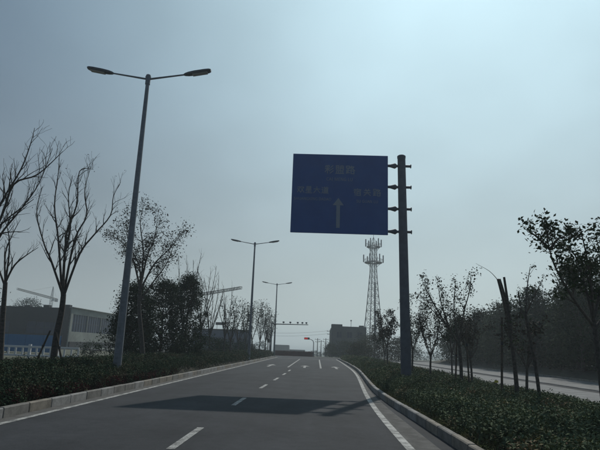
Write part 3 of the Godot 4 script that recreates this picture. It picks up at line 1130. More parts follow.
# ------------------------------------------------------------------ trees and shrubs
func leaf_mesh(points: Array, per: int, spread: float, size: float, tones: Array, rg: RandomNumberGenerator) -> ArrayMesh:
	var v := PackedVector3Array()
	var nn := PackedVector3Array()
	var cc := PackedColorArray()
	for p in points:
		for k in per:
			var o := Vector3(rg.randfn(), rg.randfn(), rg.randfn()) * spread * 0.5
			add_leaf(v, nn, cc, p + o, size * rg.randf_range(0.6, 1.35), tones[rg.randi() % tones.size()], rg)
	return leaf_commit(v, nn, cc)

func add_leaf(v: PackedVector3Array, nn: PackedVector3Array, cc: PackedColorArray, c: Vector3, s: float, tone: Color, rg: RandomNumberGenerator) -> void:
	var along := Vector3(rg.randfn(), rg.randfn() * 0.7 - 0.1, rg.randfn()).normalized()
	var n := Vector3(rg.randfn() * 0.8, absf(rg.randfn()) + 0.3, rg.randfn() * 0.8)
	n = (n - along * n.dot(along)).normalized()
	var side := along.cross(n)
	var a := c - along * s * 0.5
	var b := c + side * s * 0.3 + n * s * 0.08
	var d := c - side * s * 0.3 + n * s * 0.08
	var e := c + along * s * 0.55
	var f := rg.randf_range(0.75, 1.25)
	var col := Color(tone.r * f, tone.g * f, tone.b * f)
	for q in [a, e, b, a, d, e]:
		v.append(q)
		nn.append(n)
		cc.append(col)

func leaf_commit(v: PackedVector3Array, nn: PackedVector3Array, cc: PackedColorArray) -> ArrayMesh:
	var arr := []
	arr.resize(Mesh.ARRAY_MAX)
	arr[Mesh.ARRAY_VERTEX] = v
	arr[Mesh.ARRAY_NORMAL] = nn
	arr[Mesh.ARRAY_COLOR] = cc
	var m := ArrayMesh.new()
	m.add_surface_from_arrays(Mesh.PRIMITIVE_TRIANGLES, arr)
	return m

# grows side twigs along a limb; collects the tips
func twigs(st: SurfaceTool, pts: Array, radii: Array, level: int, most: int, every: float, length: float, lift: float, tips: Array, rg: RandomNumberGenerator) -> void:
	var run := 0.0
	var total := 0.0
	for i in pts.size() - 1: total += (pts[i + 1] - pts[i]).length()
	var next := total * 0.22
	for i in pts.size() - 1:
		var a: Vector3 = pts[i]
		var b: Vector3 = pts[i + 1]
		var l := (b - a).length()
		while next < run + l:
			var t := (next - run) / l
			var p := a.lerp(b, t)
			var r := lerpf(radii[i], radii[i + 1], t)
			var dir := (b - a).normalized()
			var out := Vector3(rg.randfn(), rg.randfn() * 0.4, rg.randfn())
			out = (out - dir * out.dot(dir)).normalized()
			var d := (dir * 0.75 + out * rg.randf_range(0.45, 0.85) + Vector3(0, lift, 0)).normalized()
			var len := length * rg.randf_range(0.55, 1.2) * lerpf(1.1, 0.55, next / total)
			var q := [p]
			var rr := [minf(r * 0.62, 0.03 / level)]
			var n := 4
			for k in n:
				d = (d + Vector3(rg.randfn(), rg.randfn() + lift * 1.2, rg.randfn()) * 0.16).normalized()
				q.append(q[-1] + d * len / n)
				rr.append(lerpf(rr[0], 0.0035, float(k + 1) / n))
			tube(st, q, rr, 4 if level > 1 else 5, false)
			tips.append(q[-1])
			tips.append(q[-2])
			if level >= 2: tips.append(q[2])
			if level < most:
				twigs(st, q, rr, level + 1, most, every * 0.55, length * 0.5, lift, tips, rg)
			next += every * rg.randf_range(0.6, 1.4)
		run += l

func fine(pts: Array) -> Array:
	# smooth the polyline with extra points
	var out := []
	for i in pts.size() - 1:
		var p0: Vector3 = pts[maxi(i - 1, 0)]
		var p1: Vector3 = pts[i]
		var p2: Vector3 = pts[i + 1]
		var p3: Vector3 = pts[mini(i + 2, pts.size() - 1)]
		for k in 4:
			out.append(p1.cubic_interpolate(p2, p0, p3, k / 4.0))
	out.append(pts[-1])
	return out

# limbs: first the trunk, then each limb as a list of points relative to the foot
func limb_tree(called: String, label: String, foot: Vector3, limbs: Array, r0: float, opt: Dictionary) -> Node3D:
	var rg := RandomNumberGenerator.new()
	rg.seed = opt.get("seed", 1)
	var t := thing(called, label, "tree", foot, 0.0, opt.get("group", ""))
	var tips := []
	var tr: Array = limbs[0].duplicate()
	tr[0] = Vector3(tr[0].x, -0.06, tr[0].z)
	var tp := fine(tr)
	var s := mb()
	var rr := []
	for i in tp.size(): rr.append(r0 * lerpf(1.0, 0.72, float(i) / (tp.size() - 1)) * (1.25 if i == 0 else 1.0))
	tube(s, tp, rr, 9)
	part("trunk", s, opt.get("bark", M.bark), t)
	for i in range(1, limbs.size()):
		var lp := fine(limbs[i])
		s = mb()
		var lr := []
		var ra: float = r0 * opt.get("limb", 0.55)
		for k in lp.size(): lr.append(lerpf(ra, opt.get("tip", 0.008), pow(float(k) / (lp.size() - 1), 0.8)))
		tube(s, lp, lr, 6)
		if opt.get("twig", 0.0) > 0.0:
			twigs(s, lp, lr, 1, opt.get("levels", 2), opt.get("every", 0.35), opt.twig, opt.get("lift", 0.5), tips, rg)
		part("limb", s, opt.get("bark", M.bark), t)
		tips.append(lp[-1])
		tips.append(lp[-3])
	if opt.get("leaves", 0) > 0:
		var few := []
		for p in tips:
			if rg.randf() < opt.get("leafy", 1.0): few.append(p)
		add_mesh("foliage", leaf_mesh(few, opt.leaves, opt.get("leaf_spread", 0.2), opt.get("leaf", 0.07), opt.tones, rg), M.leaf, t)
	return t

# random upright limbs for trees whose branches cannot be told apart
func random_limbs(h: float, fork: float, n: int, spread: float, rg: RandomNumberGenerator) -> Array:
	var lean := Vector3(rg.randf_range(-0.06, 0.06), 0, rg.randf_range(-0.06, 0.06))
	var top := Vector3(lean.x * fork, fork, lean.z * fork)
	var limbs := [[Vector3.ZERO, Vector3(lean.x * fork * 0.4, fork * 0.5, lean.z * fork * 0.5), top]]
	var a0 := rg.randf() * TAU
	for i in n:
		var a := a0 + TAU * i / n + rg.randf_range(-0.4, 0.4)
		var w := spread * rg.randf_range(0.5, 1.1)
		var hh := (h - fork) * rg.randf_range(0.7, 1.0)
		var o := Vector3(cos(a), 0, sin(a)) * w
		var start := top - Vector3(lean.x, 1, lean.z) * rg.randf() * fork * 0.15
		limbs.append([start, start + o * 0.45 + Vector3(0, hh * 0.35, 0), start + o * 0.8 + Vector3(rg.randfn() * 0.1, hh * 0.7, rg.randfn() * 0.1), start + o + Vector3(rg.randfn() * 0.15, hh, rg.randfn() * 0.15)])
	return limbs

# a tree seen as a leafy mass: trunk, limbs and a crown of leaf clumps with gaps
func mass_tree(called: String, label: String, foot: Vector3, h: float, w: float, low: float, clumps: int, per: int, leaf: float, tones: Array, sd: int, group := "", pointed := 0.0, far := false) -> Node3D:
	var rg := RandomNumberGenerator.new()
	rg.seed = sd
	var t := thing(called, label, "tree", foot, 0.0, group)
	var s := mb()
	tube(s, [Vector3(0, -0.08, 0), Vector3(rg.randfn() * 0.06, h * 0.3, rg.randfn() * 0.06), Vector3(rg.randfn() * 0.1, h * 0.75, rg.randfn() * 0.1)], [0.03 * h * 0.6 + 0.03, 0.02 * h * 0.6 + 0.02, 0.02], 7)
	var limb_ends := []
	for i in 9:
		var a := rg.randf() * TAU
		var y0 := h * rg.randf_range(0.2, 0.6)
		var e := Vector3(cos(a) * w * 0.4, y0 + h * rg.randf_range(0.1, 0.3), sin(a) * w * 0.4)
		tube(s, [Vector3(0, y0, 0), e * Vector3(0.5, 1, 0.5) - Vector3(0, h * 0.05, 0), e], [0.045, 0.03, 0.012], 5, false)
	part("trunk", s, M.bark, t)
	var v := PackedVector3Array()
	var nn := PackedVector3Array()
	var cc := PackedColorArray()
	for i in clumps:
		var u := rg.randf()
		var y := lerpf(low, 1.0, pow(u, 0.85))
		var prof := 0.0
		var ty := (y - low) / (1.0 - low)
		prof = lerpf(sqrt(maxf(0.0, 1.0 - pow(absf(ty * 2.0 - 0.85) / 1.17, 2.2))), 1.05 - ty, pointed)
		var a := rg.randf() * TAU
		var rad := w * 0.5 * prof * sqrt(rg.randf_range(0.12, 1.0)) * (1.0 + 0.28 * sin(a * 3.0 + sd) * sin(y * 9.0 + sd))
		var c := Vector3(cos(a) * rad, y * h + rg.randfn() * 0.12, sin(a) * rad)
		var cr := rg.randf_range(0.5, 1.4) * leaf * 3.0
		var tone: Color = tones[rg.randi() % tones.size()]
		for k in per:
			var o := Vector3(rg.randfn(), rg.randfn() * 0.75, rg.randfn()) * cr * 0.6
			add_leaf(v, nn, cc, c + o, leaf * rg.randf_range(0.6, 1.3), tone, rg)
	add_mesh("crown", leaf_commit(v, nn, cc), M.leaf_far if far else M.leaf, t)
	return t

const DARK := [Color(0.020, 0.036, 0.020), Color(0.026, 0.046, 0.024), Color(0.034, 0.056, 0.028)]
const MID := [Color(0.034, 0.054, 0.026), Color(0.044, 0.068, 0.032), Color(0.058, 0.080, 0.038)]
const OLIVE := [Color(0.056, 0.062, 0.034), Color(0.070, 0.066, 0.040), Color(0.048, 0.058, 0.030)]
const BRONZE := [Color(0.050, 0.044, 0.034), Color(0.062, 0.050, 0.040), Color(0.042, 0.046, 0.034)]
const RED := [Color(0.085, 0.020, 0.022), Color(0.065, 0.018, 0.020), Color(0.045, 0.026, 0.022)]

func build_left_trees() -> void:
	var g := "trees along the left bed"
	limb_tree("bare_tree", "bare tree at the left edge of the picture reaching thin branches in", Vector3(-8.75, 0.1, -14.0), [
		[Vector3(0.07,0.07,0), Vector3(-0.16,1.2,0), Vector3(-0.31,2.49,0)],
		[Vector3(-0.31,2.49,0.00), Vector3(-0.48,3.87,-0.24), Vector3(-0.27,5.16,-0.48), Vector3(0.01,6.26,-0.72), Vector3(0.04,7.16,-0.96), Vector3(-0.05,7.78,-1.20)],
		[Vector3(-0.42,3.36,-0.1), Vector3(0.22,4.57,0.20), Vector3(0.55,5.48,0.40), Vector3(1.27,5.71,0.60), Vector3(1.96,6.30,0.80)],
		[Vector3(-0.31,2.49,0.00), Vector3(-0.10,3.52,-0.08), Vector3(0.07,4.20,-0.16), Vector3(0.47,4.94,-0.24), Vector3(0.83,5.73,-0.32), Vector3(1.03,6.82,-0.40)],
		[Vector3(-0.31,2.45,0.00), Vector3(0.10,3.77,0.40), Vector3(0.62,4.28,0.80), Vector3(1.60,4.87,1.20)],
		[Vector3(-0.31,2.49,0.00), Vector3(-1.10,4.13,-0.27), Vector3(-1.49,5.94,-0.53), Vector3(-1.47,7.61,-0.80)],
		[Vector3(-0.31,2.49,0.00), Vector3(-1.24,3.75,0.25), Vector3(-1.91,5.32,0.50)]],
		0.12, {"seed": 3, "twig": 1.0, "every": 0.28, "levels": 2, "lift": 0.35, "group": g, "limb": 0.42})
	limb_tree("bare_tree", "small bare tree before the dark factory front", Vector3(-11.41, 0.1, -20.0), [
		[Vector3(0,0.31,0), Vector3(-0.21,1.82,0), Vector3(-0.36,3.49,0)],
		[Vector3(-0.36,3.49,0.00), Vector3(-0.66,4.59,-0.20), Vector3(-0.62,5.42,-0.40), Vector3(-0.51,6.08,-0.60)],
		[Vector3(-0.36,3.49,0.00), Vector3(-0.00,4.12,0.20), Vector3(0.51,4.49,0.40), Vector3(1.03,4.77,0.60)],
		[Vector3(-0.33,3.30,0.00), Vector3(-1.01,4.39,-0.25), Vector3(-1.42,5.50,-0.50)],
		[Vector3(-0.36,3.45,0.00), Vector3(-0.22,4.59,0.30), Vector3(-0.20,5.31,0.60), Vector3(-0.37,6.00,0.90)]],
		0.11, {"seed": 4, "twig": 0.8, "every": 0.4, "levels": 2, "lift": 0.5, "group": g, "limb": 0.45})
	limb_tree("bare_tree", "tall bare tree with a vase of upright branches left of the nearest lamp", Vector3(-9.07, 0.1, -19.0), [
		[Vector3(0.03,0.24,0.00), Vector3(0.02,1.53,0.00), Vector3(0.08,2.40,0.00), Vector3(0.07,3.03,0.00)],
		[Vector3(0.05,3.0,0.00), Vector3(-0.48,4.25,0.20), Vector3(-0.67,4.72,0.40), Vector3(-1.02,5.84,0.60), Vector3(-0.84,6.79,0.80)],
		[Vector3(0.03,2.95,0.00), Vector3(-0.48,5.02,-0.18), Vector3(-0.90,6.39,-0.35), Vector3(-1.02,7.75,-0.52), Vector3(-1.19,8.64,-0.70)],
		[Vector3(0.06,2.95,0.00), Vector3(-0.01,5.14,0.23), Vector3(0.32,6.21,0.45), Vector3(0.37,7.43,0.68), Vector3(0.97,7.45,0.90)],
		[Vector3(0.06,2.9,0.00), Vector3(0.10,5.05,-0.23), Vector3(0.33,6.06,-0.45), Vector3(0.03,7.06,-0.68), Vector3(0.04,8.12,-0.90)],
		[Vector3(0.07,2.9,0.00), Vector3(0.41,4.51,-0.10), Vector3(0.80,5.25,-0.20), Vector3(1.30,6.05,-0.30), Vector3(1.29,6.82,-0.40), Vector3(1.46,7.41,-0.50)],
		[Vector3(0.05,2.9,0.00), Vector3(0.06,4.32,0.30), Vector3(0.28,5.36,0.60), Vector3(0.20,6.38,0.90), Vector3(0.39,7.11,1.20)]],
		0.125, {"seed": 5, "twig": 1.0, "every": 0.28, "levels": 2, "lift": 0.5, "group": g, "limb": 0.42, "leaves": 2, "leafy": 0.05, "leaf": 0.05, "tones": BRONZE})
	limb_tree("sparse_tree", "tree with a thin haze of small leaves behind the nearest lamp pole", Vector3(-9.0, 0.1, -29.0), [
		[Vector3(0.11,0.03,0.00), Vector3(-0.25,1.93,0.00), Vector3(-0.50,3.25,0.00), Vector3(-0.55,4.33,0.00)],
		[Vector3(-0.54,4.22,0.00), Vector3(-1.20,5.89,-0.27), Vector3(-2.03,6.94,-0.53), Vector3(-2.99,7.43,-0.80)],
		[Vector3(-0.55,4.33,0.00), Vector3(-0.64,5.50,0.27), Vector3(-1.30,6.76,0.53), Vector3(-1.44,7.93,0.80)],
		[Vector3(-0.55,4.33,0.00), Vector3(-0.45,6.16,-0.33), Vector3(-0.26,7.25,-0.67), Vector3(-0.28,8.81,-1.00)],
		[Vector3(-0.54,4.22,0.00), Vector3(0.18,5.63,0.30), Vector3(1.06,6.49,0.60), Vector3(1.76,7.44,0.90)],
		[Vector3(-0.50,3.6,0.00), Vector3(0.03,4.64,-0.17), Vector3(0.66,5.74,-0.33), Vector3(1.04,7.26,-0.50)],
		[Vector3(-0.55,4.33,0.00), Vector3(-0.55,6.25,0.10), Vector3(-0.86,7.91,0.20), Vector3(-0.76,8.87,0.30)]],
		0.13, {"seed": 6, "twig": 1.2, "every": 0.42, "levels": 2, "lift": 0.25, "group": g, "limb": 0.5, "leaves": 8, "leaf": 0.10, "leaf_spread": 0.36, "leafy": 0.9, "tones": BRONZE})
	# dark evergreens in a clump
	for q in [[-10.75, -32.0, 4.7, 2.8, "round dark evergreen right behind the nearest lamp pole"], [-9.9, -35.0, 5.4, 3.6, "widest dark evergreen in the clump behind the sparse tree"], [-8.75, -37.0, 5.9, 3.0, "rightmost dark evergreen of the clump behind the sparse tree"]]:
		mass_tree("evergreen", q[4], Vector3(q[0], 0.1, q[1]), q[2], q[3], 0.04, 520, 34, 0.115, DARK, int(q[2] * 100), "dark evergreens in the left bed", 0.3)
	mass_tree("evergreen", "dark evergreen at the left picture edge before the factory", Vector3(-21.6, 0.0, -33.0), 5.6, 3.4, 0.1, 240, 20, 0.14, DARK, 77, "dark evergreens in the left bed")
	mass_tree("round_tree", "dark round treetop showing above the factory roof", Vector3(-92.5, -0.05, -172.0), 13.5, 11.0, 0.2, 320, 16, 0.42, DARK, 78, "", 0.0, true)
	# bare upright trees further along
	var rg := RandomNumberGenerator.new()
	rg.seed = 31
	var ups := [[-9.6, -40.0, 8.4, "bare upright tree rising out of the dark evergreens"], [-8.9, -43.0, 8.2, "slim bare tree just right of the dark evergreens"], [-9.0, -47.5, 7.6, "bare tree under the far crane jib"], [-8.4, -51.0, 7.2, "twiggy bare tree right of the far crane jib"]]
	for i in ups.size():
		var q = ups[i]
		limb_tree("bare_tree", q[3], Vector3(q[0], 0.1, q[1]), random_limbs(q[2], q[2] * 0.33, 6, 1.0, rg), 0.10, {"seed": 40 + i, "twig": 0.9, "every": 0.45, "levels": 2, "lift": 0.6, "group": g, "limb": 0.45, "tip": 0.012})
	var words := ["first", "second", "third", "fourth", "fifth", "sixth", "seventh", "eighth"]
	for i in 8:
		var d := 54.0 + i * 5.2
		var h: float = [6.0, 6.4, 6.9, 7.4, 7.6, 7.4, 7.2, 7.0][i]
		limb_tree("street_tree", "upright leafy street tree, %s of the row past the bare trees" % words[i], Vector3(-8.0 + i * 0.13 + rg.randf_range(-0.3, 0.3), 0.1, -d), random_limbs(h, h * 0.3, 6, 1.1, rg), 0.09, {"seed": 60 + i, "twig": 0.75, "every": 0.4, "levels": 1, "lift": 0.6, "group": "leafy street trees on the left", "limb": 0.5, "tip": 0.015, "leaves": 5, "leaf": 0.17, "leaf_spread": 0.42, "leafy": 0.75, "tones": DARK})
	# low bushes at the feet of the trees
	for i in 9:
		var d := 46.0 + i * 4.6
		mass_tree("bush", "rounded dark bush, %s of those under the left street trees" % (["nearest", "second", "third", "fourth", "fifth", "sixth", "seventh", "eighth", "farthest"][i]), Vector3(-9.6 + rg.randf_range(-0.4, 0.4), 0.1, -d), rg.randf_range(1.6, 2.4), 2.6, 0.0, 90, 18, 0.12, DARK, 300 + i, "bushes under the left street trees").set_meta("category", "bush")
	# bushes at the foot of the pale building
	for i in 6:
		mass_tree("bush", "low bush before the factory, %s from the white fence" % (["first", "second", "third", "fourth", "fifth", "sixth"][i]), Vector3(-20.5 - i * 0.3 + i * 2.2, 0.0, -50.0 - i * 3.0), rg.randf_range(1.1, 1.7), 2.6, 0.0, 70, 16, 0.13, DARK, 330 + i, "bushes before the factory").set_meta("category", "bush")

func build_right_trees() -> void:
	var g := "young trees in the right verge"
	limb_tree("young_tree", "young tree forking in a wide vee right of the sign pole", Vector3(5.71, 0.09, -21.5), [
		[Vector3(0,0.14,0), Vector3(-0.01,1.14,0), Vector3(-0.06,1.90,0)],
		[Vector3(-0.07,1.78,0.00), Vector3(-0.45,2.37,0.20), Vector3(-1.17,3.10,0.40), Vector3(-1.74,3.45,0.60)],
		[Vector3(-0.45,2.37,0.2), Vector3(-0.62,3.33,-0.30), Vector3(-0.69,4.20,-0.60)],
		[Vector3(-0.06,1.90,0.00), Vector3(-0.17,3.18,-0.20), Vector3(-0.01,4.28,-0.40)],
		[Vector3(-0.05,1.86,0.00), Vector3(0.13,3.05,0.13), Vector3(0.36,3.94,0.27), Vector3(0.38,4.56,0.40)],
		[Vector3(-0.55,2.47,0.22), Vector3(-1.07,3.64,-0.30), Vector3(-1.30,4.33,-0.70)]],
		0.075, {"seed": 11, "twig": 0.6, "every": 0.26, "levels": 2, "lift": 0.35, "group": g, "limb": 0.55, "leaves": 6, "leaf": 0.085, "leaf_spread": 0.2, "leafy": 0.72, "tones": BRONZE + DARK})
	limb_tree("lopped_tree", "young tree lopped to three bare upright stems with one thin twig", Vector3(5.87, 0.09, -16.4), [
		[Vector3(0.09,0.21,0), Vector3(0.05,1.16,0), Vector3(-0.04,2.19,0)],
		[Vector3(-0.04,2.15,0.00), Vector3(-0.22,3.03,0.12), Vector3(-0.41,3.70,0.25)],
		[Vector3(-0.04,2.19,0.00), Vector3(-0.06,3.06,-0.15), Vector3(-0.24,3.75,-0.10)],
		[Vector3(0.00,1.87,0.00), Vector3(-0.00,2.55,-0.05), Vector3(-0.10,3.81,-0.10)]],
		0.07, {"seed": 12, "twig": 0.0, "group": g, "limb": 0.72, "tip": 0.036})
	var lt := get_node("lopped_tree")
	var sw := mb()
	tube(sw, fine([Vector3(-0.40,3.66,0.24), Vector3(-0.60,3.95,0.1), Vector3(-0.96,4.20,-0.05)]), [0.012, 0.011, 0.010, 0.009, 0.008, 0.007, 0.006, 0.005, 0.004], 5)
	part("twig", sw, M.bark, lt)
	var rgl := RandomNumberGenerator.new()
	rgl.seed = 8
	var pts := []
	for i in 26: pts.append(Vector3(rgl.randf_range(-0.15, 0.4), rgl.randf_range(1.7, 3.1), rgl.randf_range(-0.25, 0.2)))
	add_mesh("foliage", leaf_mesh(pts, 6, 0.22, 0.075, MID, rgl), M.leaf, lt)
	limb_tree("young_tree", "slender leaning sapling with a thin leafy top right of the lopped tree", Vector3(6.06, 0.09, -15.0), [
		[Vector3(-0.01,0.40,0.00), Vector3(-0.09,1.16,0.00), Vector3(-0.22,2.10,0.00), Vector3(-0.29,2.66,0.00)],
		[Vector3(-0.28,2.58,0.00), Vector3(-0.12,3.32,-0.20), Vector3(0.08,3.97,-0.40)],
		[Vector3(-0.28,2.58,0.00), Vector3(-0.10,3.06,0.20), Vector3(0.06,3.50,0.40)],
		[Vector3(-0.26,2.39,0.00), Vector3(-0.32,2.87,-0.25), Vector3(-0.24,3.29,-0.50)]],
		0.05, {"seed": 13, "twig": 0.42, "every": 0.22, "levels": 1, "lift": 0.3, "group": g, "limb": 0.5, "leaves": 4, "leaf": 0.075, "leaf_spread": 0.13, "leafy": 0.8, "tones": MID})
	limb_tree("young_tree", "tallest leafy tree of the verge at the right picture edge, limb leaning left", Vector3(6.68, 0.09, -13.0), [
		[Vector3(0,0.22,0), Vector3(-0.04,1.31,0), Vector3(-0.09,2.34,0)],
		[Vector3(-0.10,2.22,0.00), Vector3(-0.56,2.78,0.15), Vector3(-1.00,3.48,0.30), Vector3(-1.21,4.02,0.45), Vector3(-1.31,4.56,0.60)],
		[Vector3(-0.09,2.34,0.00), Vector3(-0.11,3.19,-0.23), Vector3(-0.18,4.01,-0.47), Vector3(-0.42,4.43,-0.70)],
		[Vector3(-0.09,2.34,0.00), Vector3(-0.21,3.25,0.27), Vector3(-0.42,4.03,0.53), Vector3(-0.63,4.44,0.80)],
		[Vector3(-0.09,2.34,0.00), Vector3(0.34,3.33,-0.30), Vector3(0.63,4.27,-0.60), Vector3(0.67,4.72,-0.90)],
		[Vector3(-1.17,3.95,0.42), Vector3(-1.45,4.30,0.3), Vector3(-1.60,4.42,0.2)],
		[Vector3(-1.17,3.95,0.42), Vector3(-0.90,4.25,0.3), Vector3(-0.66,4.30,0.2)],
		[Vector3(-0.11,2.10,0.00), Vector3(0.59,2.97,-0.25), Vector3(1.07,4.01,-0.50)]],
		0.075, {"seed": 14, "twig": 0.62, "every": 0.28, "levels": 2, "lift": 0.25, "group": g, "limb": 0.55, "leaves": 7, "leaf": 0.10, "leaf_spread": 0.2, "leafy": 0.85, "tones": MID})
	# the rest of the verge row
	var rg := RandomNumberGenerator.new()
	rg.seed = 55
	var row := [[5.4, -25.8, 3.5, "thin young tree between the sign pole and the vee tree"], [5.15, -29.0, 4.3, "dark dense young tree close right of the sign pole"], [7.0, -24.6, 3.4, "thin young tree close behind the vee tree"], [7.6, -30.5, 4.0, "young tree at the back of the verge behind the sign pole"], [5.3, -39.5, 4.7, "leafy young tree left of the sign pole"], [5.9, -46.0, 3.6, "bronze young tree below the lattice tower"], [7.2, -19.0, 3.0, "small sapling behind the lopped tree"], [6.4, -54.0, 4.2, "young tree in the verge beyond the bronze one"], [7.2, -62.0, 4.4, "farthest young tree in the right verge"]]
	for i in row.size():
		var q = row[i]
		limb_tree("young_tree", q[3], Vector3(q[0], 0.09, q[1]), random_limbs(q[2], q[2] * 0.4, 5, 0.75, rg), 0.055, {"seed": 100 + i, "twig": 0.6, "every": 0.24, "levels": 2 if i < 5 else 1, "lift": 0.45, "group": g, "limb": 0.5, "leaves": 6 if i < 5 else 9, "leaf": 0.085 if i < 4 else 0.13, "leaf_spread": 0.2, "leafy": 0.65, "tones": BRONZE if i % 2 == 0 else DARK})
	# support stakes beside the young trees
	var stakes := [[-9.75, -18.7, 1.75, 0.34, "wooden prop leaning on the tall bare tree from the left"], [-8.35, -18.8, 1.7, -0.38, "wooden prop leaning on the tall bare tree from the right"], [5.5, -21.7, 2.0, 0.06, "wooden stake left of the vee tree trunk"], [5.95, -21.3, 2.6, -0.03, "wooden stake right of the vee tree trunk"], [5.55, -16.6, 2.6, 0.05, "wooden stake leaning on the lopped tree"], [4.95, -28.8, 2.9, 0.02, "wooden stake at the dark young tree by the sign pole"]]
	for q in stakes:
		var st := thing("tree_stake", q[4], "stake", Vector3(q[0], 0.09, q[1]), 0.0, "wooden tree stakes")
		var s := mb()
		tube(s, [Vector3(0, -0.1, 0), Vector3(q[3] * q[2], q[2], 0)], [0.038, 0.03], 7)
		part("stake", s, M.wood, st)
		s = mb()
		tube(s, [Vector3(q[3] * q[2] * 0.7, q[2] * 0.68, 0), Vector3(q[3] * q[2] * 0.72, q[2] * 0.72, 0)], [0.046, 0.046], 7)
		part("binding", s, M.black, st)
	# belt of trees beyond the side road
	var where := ["nearest at the right picture edge", "second from the right picture edge", "third from the right picture edge", "fourth from the right picture edge", "fifth from the right picture edge", "sixth from the right picture edge", "seventh from the right picture edge", "eighth from the right picture edge", "behind the lopped tree", "right of the vee tree", "behind the vee tree", "left of the vee tree", "farthest right of the sign pole"]
	var belt := [[21.2, -27.0, 8.2], [20.6, -33.0, 9.9], [22.0, -38.5, 9.0], [20.7, -43.0, 8.4], [22.2, -47.0, 6.8], [20.8, -52.0, 7.2], [22.3, -56.0, 5.6], [21.0, -60.0, 6.6], [21.8, -64.5, 5.6], [21.0, -69.0, 6.2], [22.4, -74.0, 5.0], [21.2, -79.0, 5.8], [22.0, -84.0, 5.2]]
	for i in belt.size():
		var q = belt[i]
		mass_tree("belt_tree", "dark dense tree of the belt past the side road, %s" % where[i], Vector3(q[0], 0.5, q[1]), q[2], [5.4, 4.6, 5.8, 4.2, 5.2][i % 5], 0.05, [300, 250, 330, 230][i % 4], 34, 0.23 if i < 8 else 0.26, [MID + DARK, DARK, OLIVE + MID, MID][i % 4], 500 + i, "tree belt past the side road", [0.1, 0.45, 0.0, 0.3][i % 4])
	# second row, closing the gaps
	for i in 11:
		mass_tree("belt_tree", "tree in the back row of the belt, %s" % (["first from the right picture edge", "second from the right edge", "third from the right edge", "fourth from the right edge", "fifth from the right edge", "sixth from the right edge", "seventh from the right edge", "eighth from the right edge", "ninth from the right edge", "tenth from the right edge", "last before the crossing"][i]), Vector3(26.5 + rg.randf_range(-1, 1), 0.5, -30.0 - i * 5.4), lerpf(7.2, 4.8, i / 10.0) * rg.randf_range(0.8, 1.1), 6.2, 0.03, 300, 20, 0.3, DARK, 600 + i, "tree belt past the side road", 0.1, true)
	# trees round the grey building and the tower foot
	var near := [[7.0, -84.0, 2.6, 4.0, "low brown-green bush heap before the grey building"], [10.2, -92.5, 3.9, 5.2, "round tree left of the tower foot"], [13.2, -86.0, 3.4, 4.6, "round tree at the tower foot"], [6.4, -112.0, 3.0, 5.0, "dark bush against the grey building wall"], [10.8, -117.0, 4.8, 6.0, "tree against the right half of the grey building"], [17.5, -104.0, 4.2, 6.0, "round tree right of the tower foot"], [3.7, -122.0, 2.6, 2.6, "small dark bush at the left corner of the grey building"]]
	for i in near.size():
		var q = near[i]
		mass_tree("round_tree", q[4], Vector3(q[0], fall(-q[1]) if q[1] < -89.0 else 0.0, q[1]), q[2], q[3], 0.02, 260, 16, 0.2, OLIVE if i < 3 else DARK, 700 + i, "trees round the grey building", 0.05, true)
	# distant wood below the horizon
	var v := PackedVector3Array()
	var nn := PackedVector3Array()
	var cc := PackedColorArray()
	rg.seed = 900
	for i in 9000:
		var x := rg.randf_range(-160.0, 170.0)
		var hh := 6.0 + 2.0 * sin(x * 0.13) + 1.4 * sin(x * 0.41 + 2.0)
		if x > 25.0 or x < -30.0: hh += 3.0
		var d := rg.randf_range(330.0, 352.0)
		var c := Vector3(x, fall(d) + hh * pow(rg.randf(), 0.6), -d)
		add_leaf(v, nn, cc, c, rg.randf_range(0.9, 2.0), DARK[rg.randi() % 3], rg)
	var wood := add_mesh("distant_wood", leaf_commit(v, nn, cc), M.leaf_far, self)
	tag(wood, "distant hazy line of woods on the horizon", "woods", "", "stuff")

# ------------------------------------------------------------------ hedges
func clump_mesh(n: int, r: float, leaf: float, sd: int) -> ArrayMesh:
	var rg := RandomNumberGenerator.new()
	rg.seed = sd
	var v := PackedVector3Array()
	var nn := PackedVector3Array()
	var cc := PackedColorArray()
	for i in n:
		var d := Vector3(rg.randfn(), rg.randfn() * 0.8 + 0.3, rg.randfn()).normalized() * r * pow(rg.randf(), 0.45)
		add_leaf(v, nn, cc, d, leaf * rg.randf_range(0.7, 1.3), Color(1, 1, 1), rg)
	return leaf_commit(v, nn, cc)

func scatter(called: String, parent: Node3D, mesh: Mesh, xf: Array, cols: Array) -> void:
	var mm := MultiMesh.new()
	mm.transform_format = MultiMesh.TRANSFORM_3D
	mm.use_colors = true
	mm.mesh = mesh
	mm.instance_count = xf.size()
	for i in xf.size():
		mm.set_instance_transform(i, xf[i])
		mm.set_instance_color(i, cols[i])
	var o := MultiMeshInstance3D.new()
	o.name = called
	o.multimesh = mm
	o.material_override = M.leaf
	o.set_meta("kind", "stuff")
	parent.add_child(o, true)

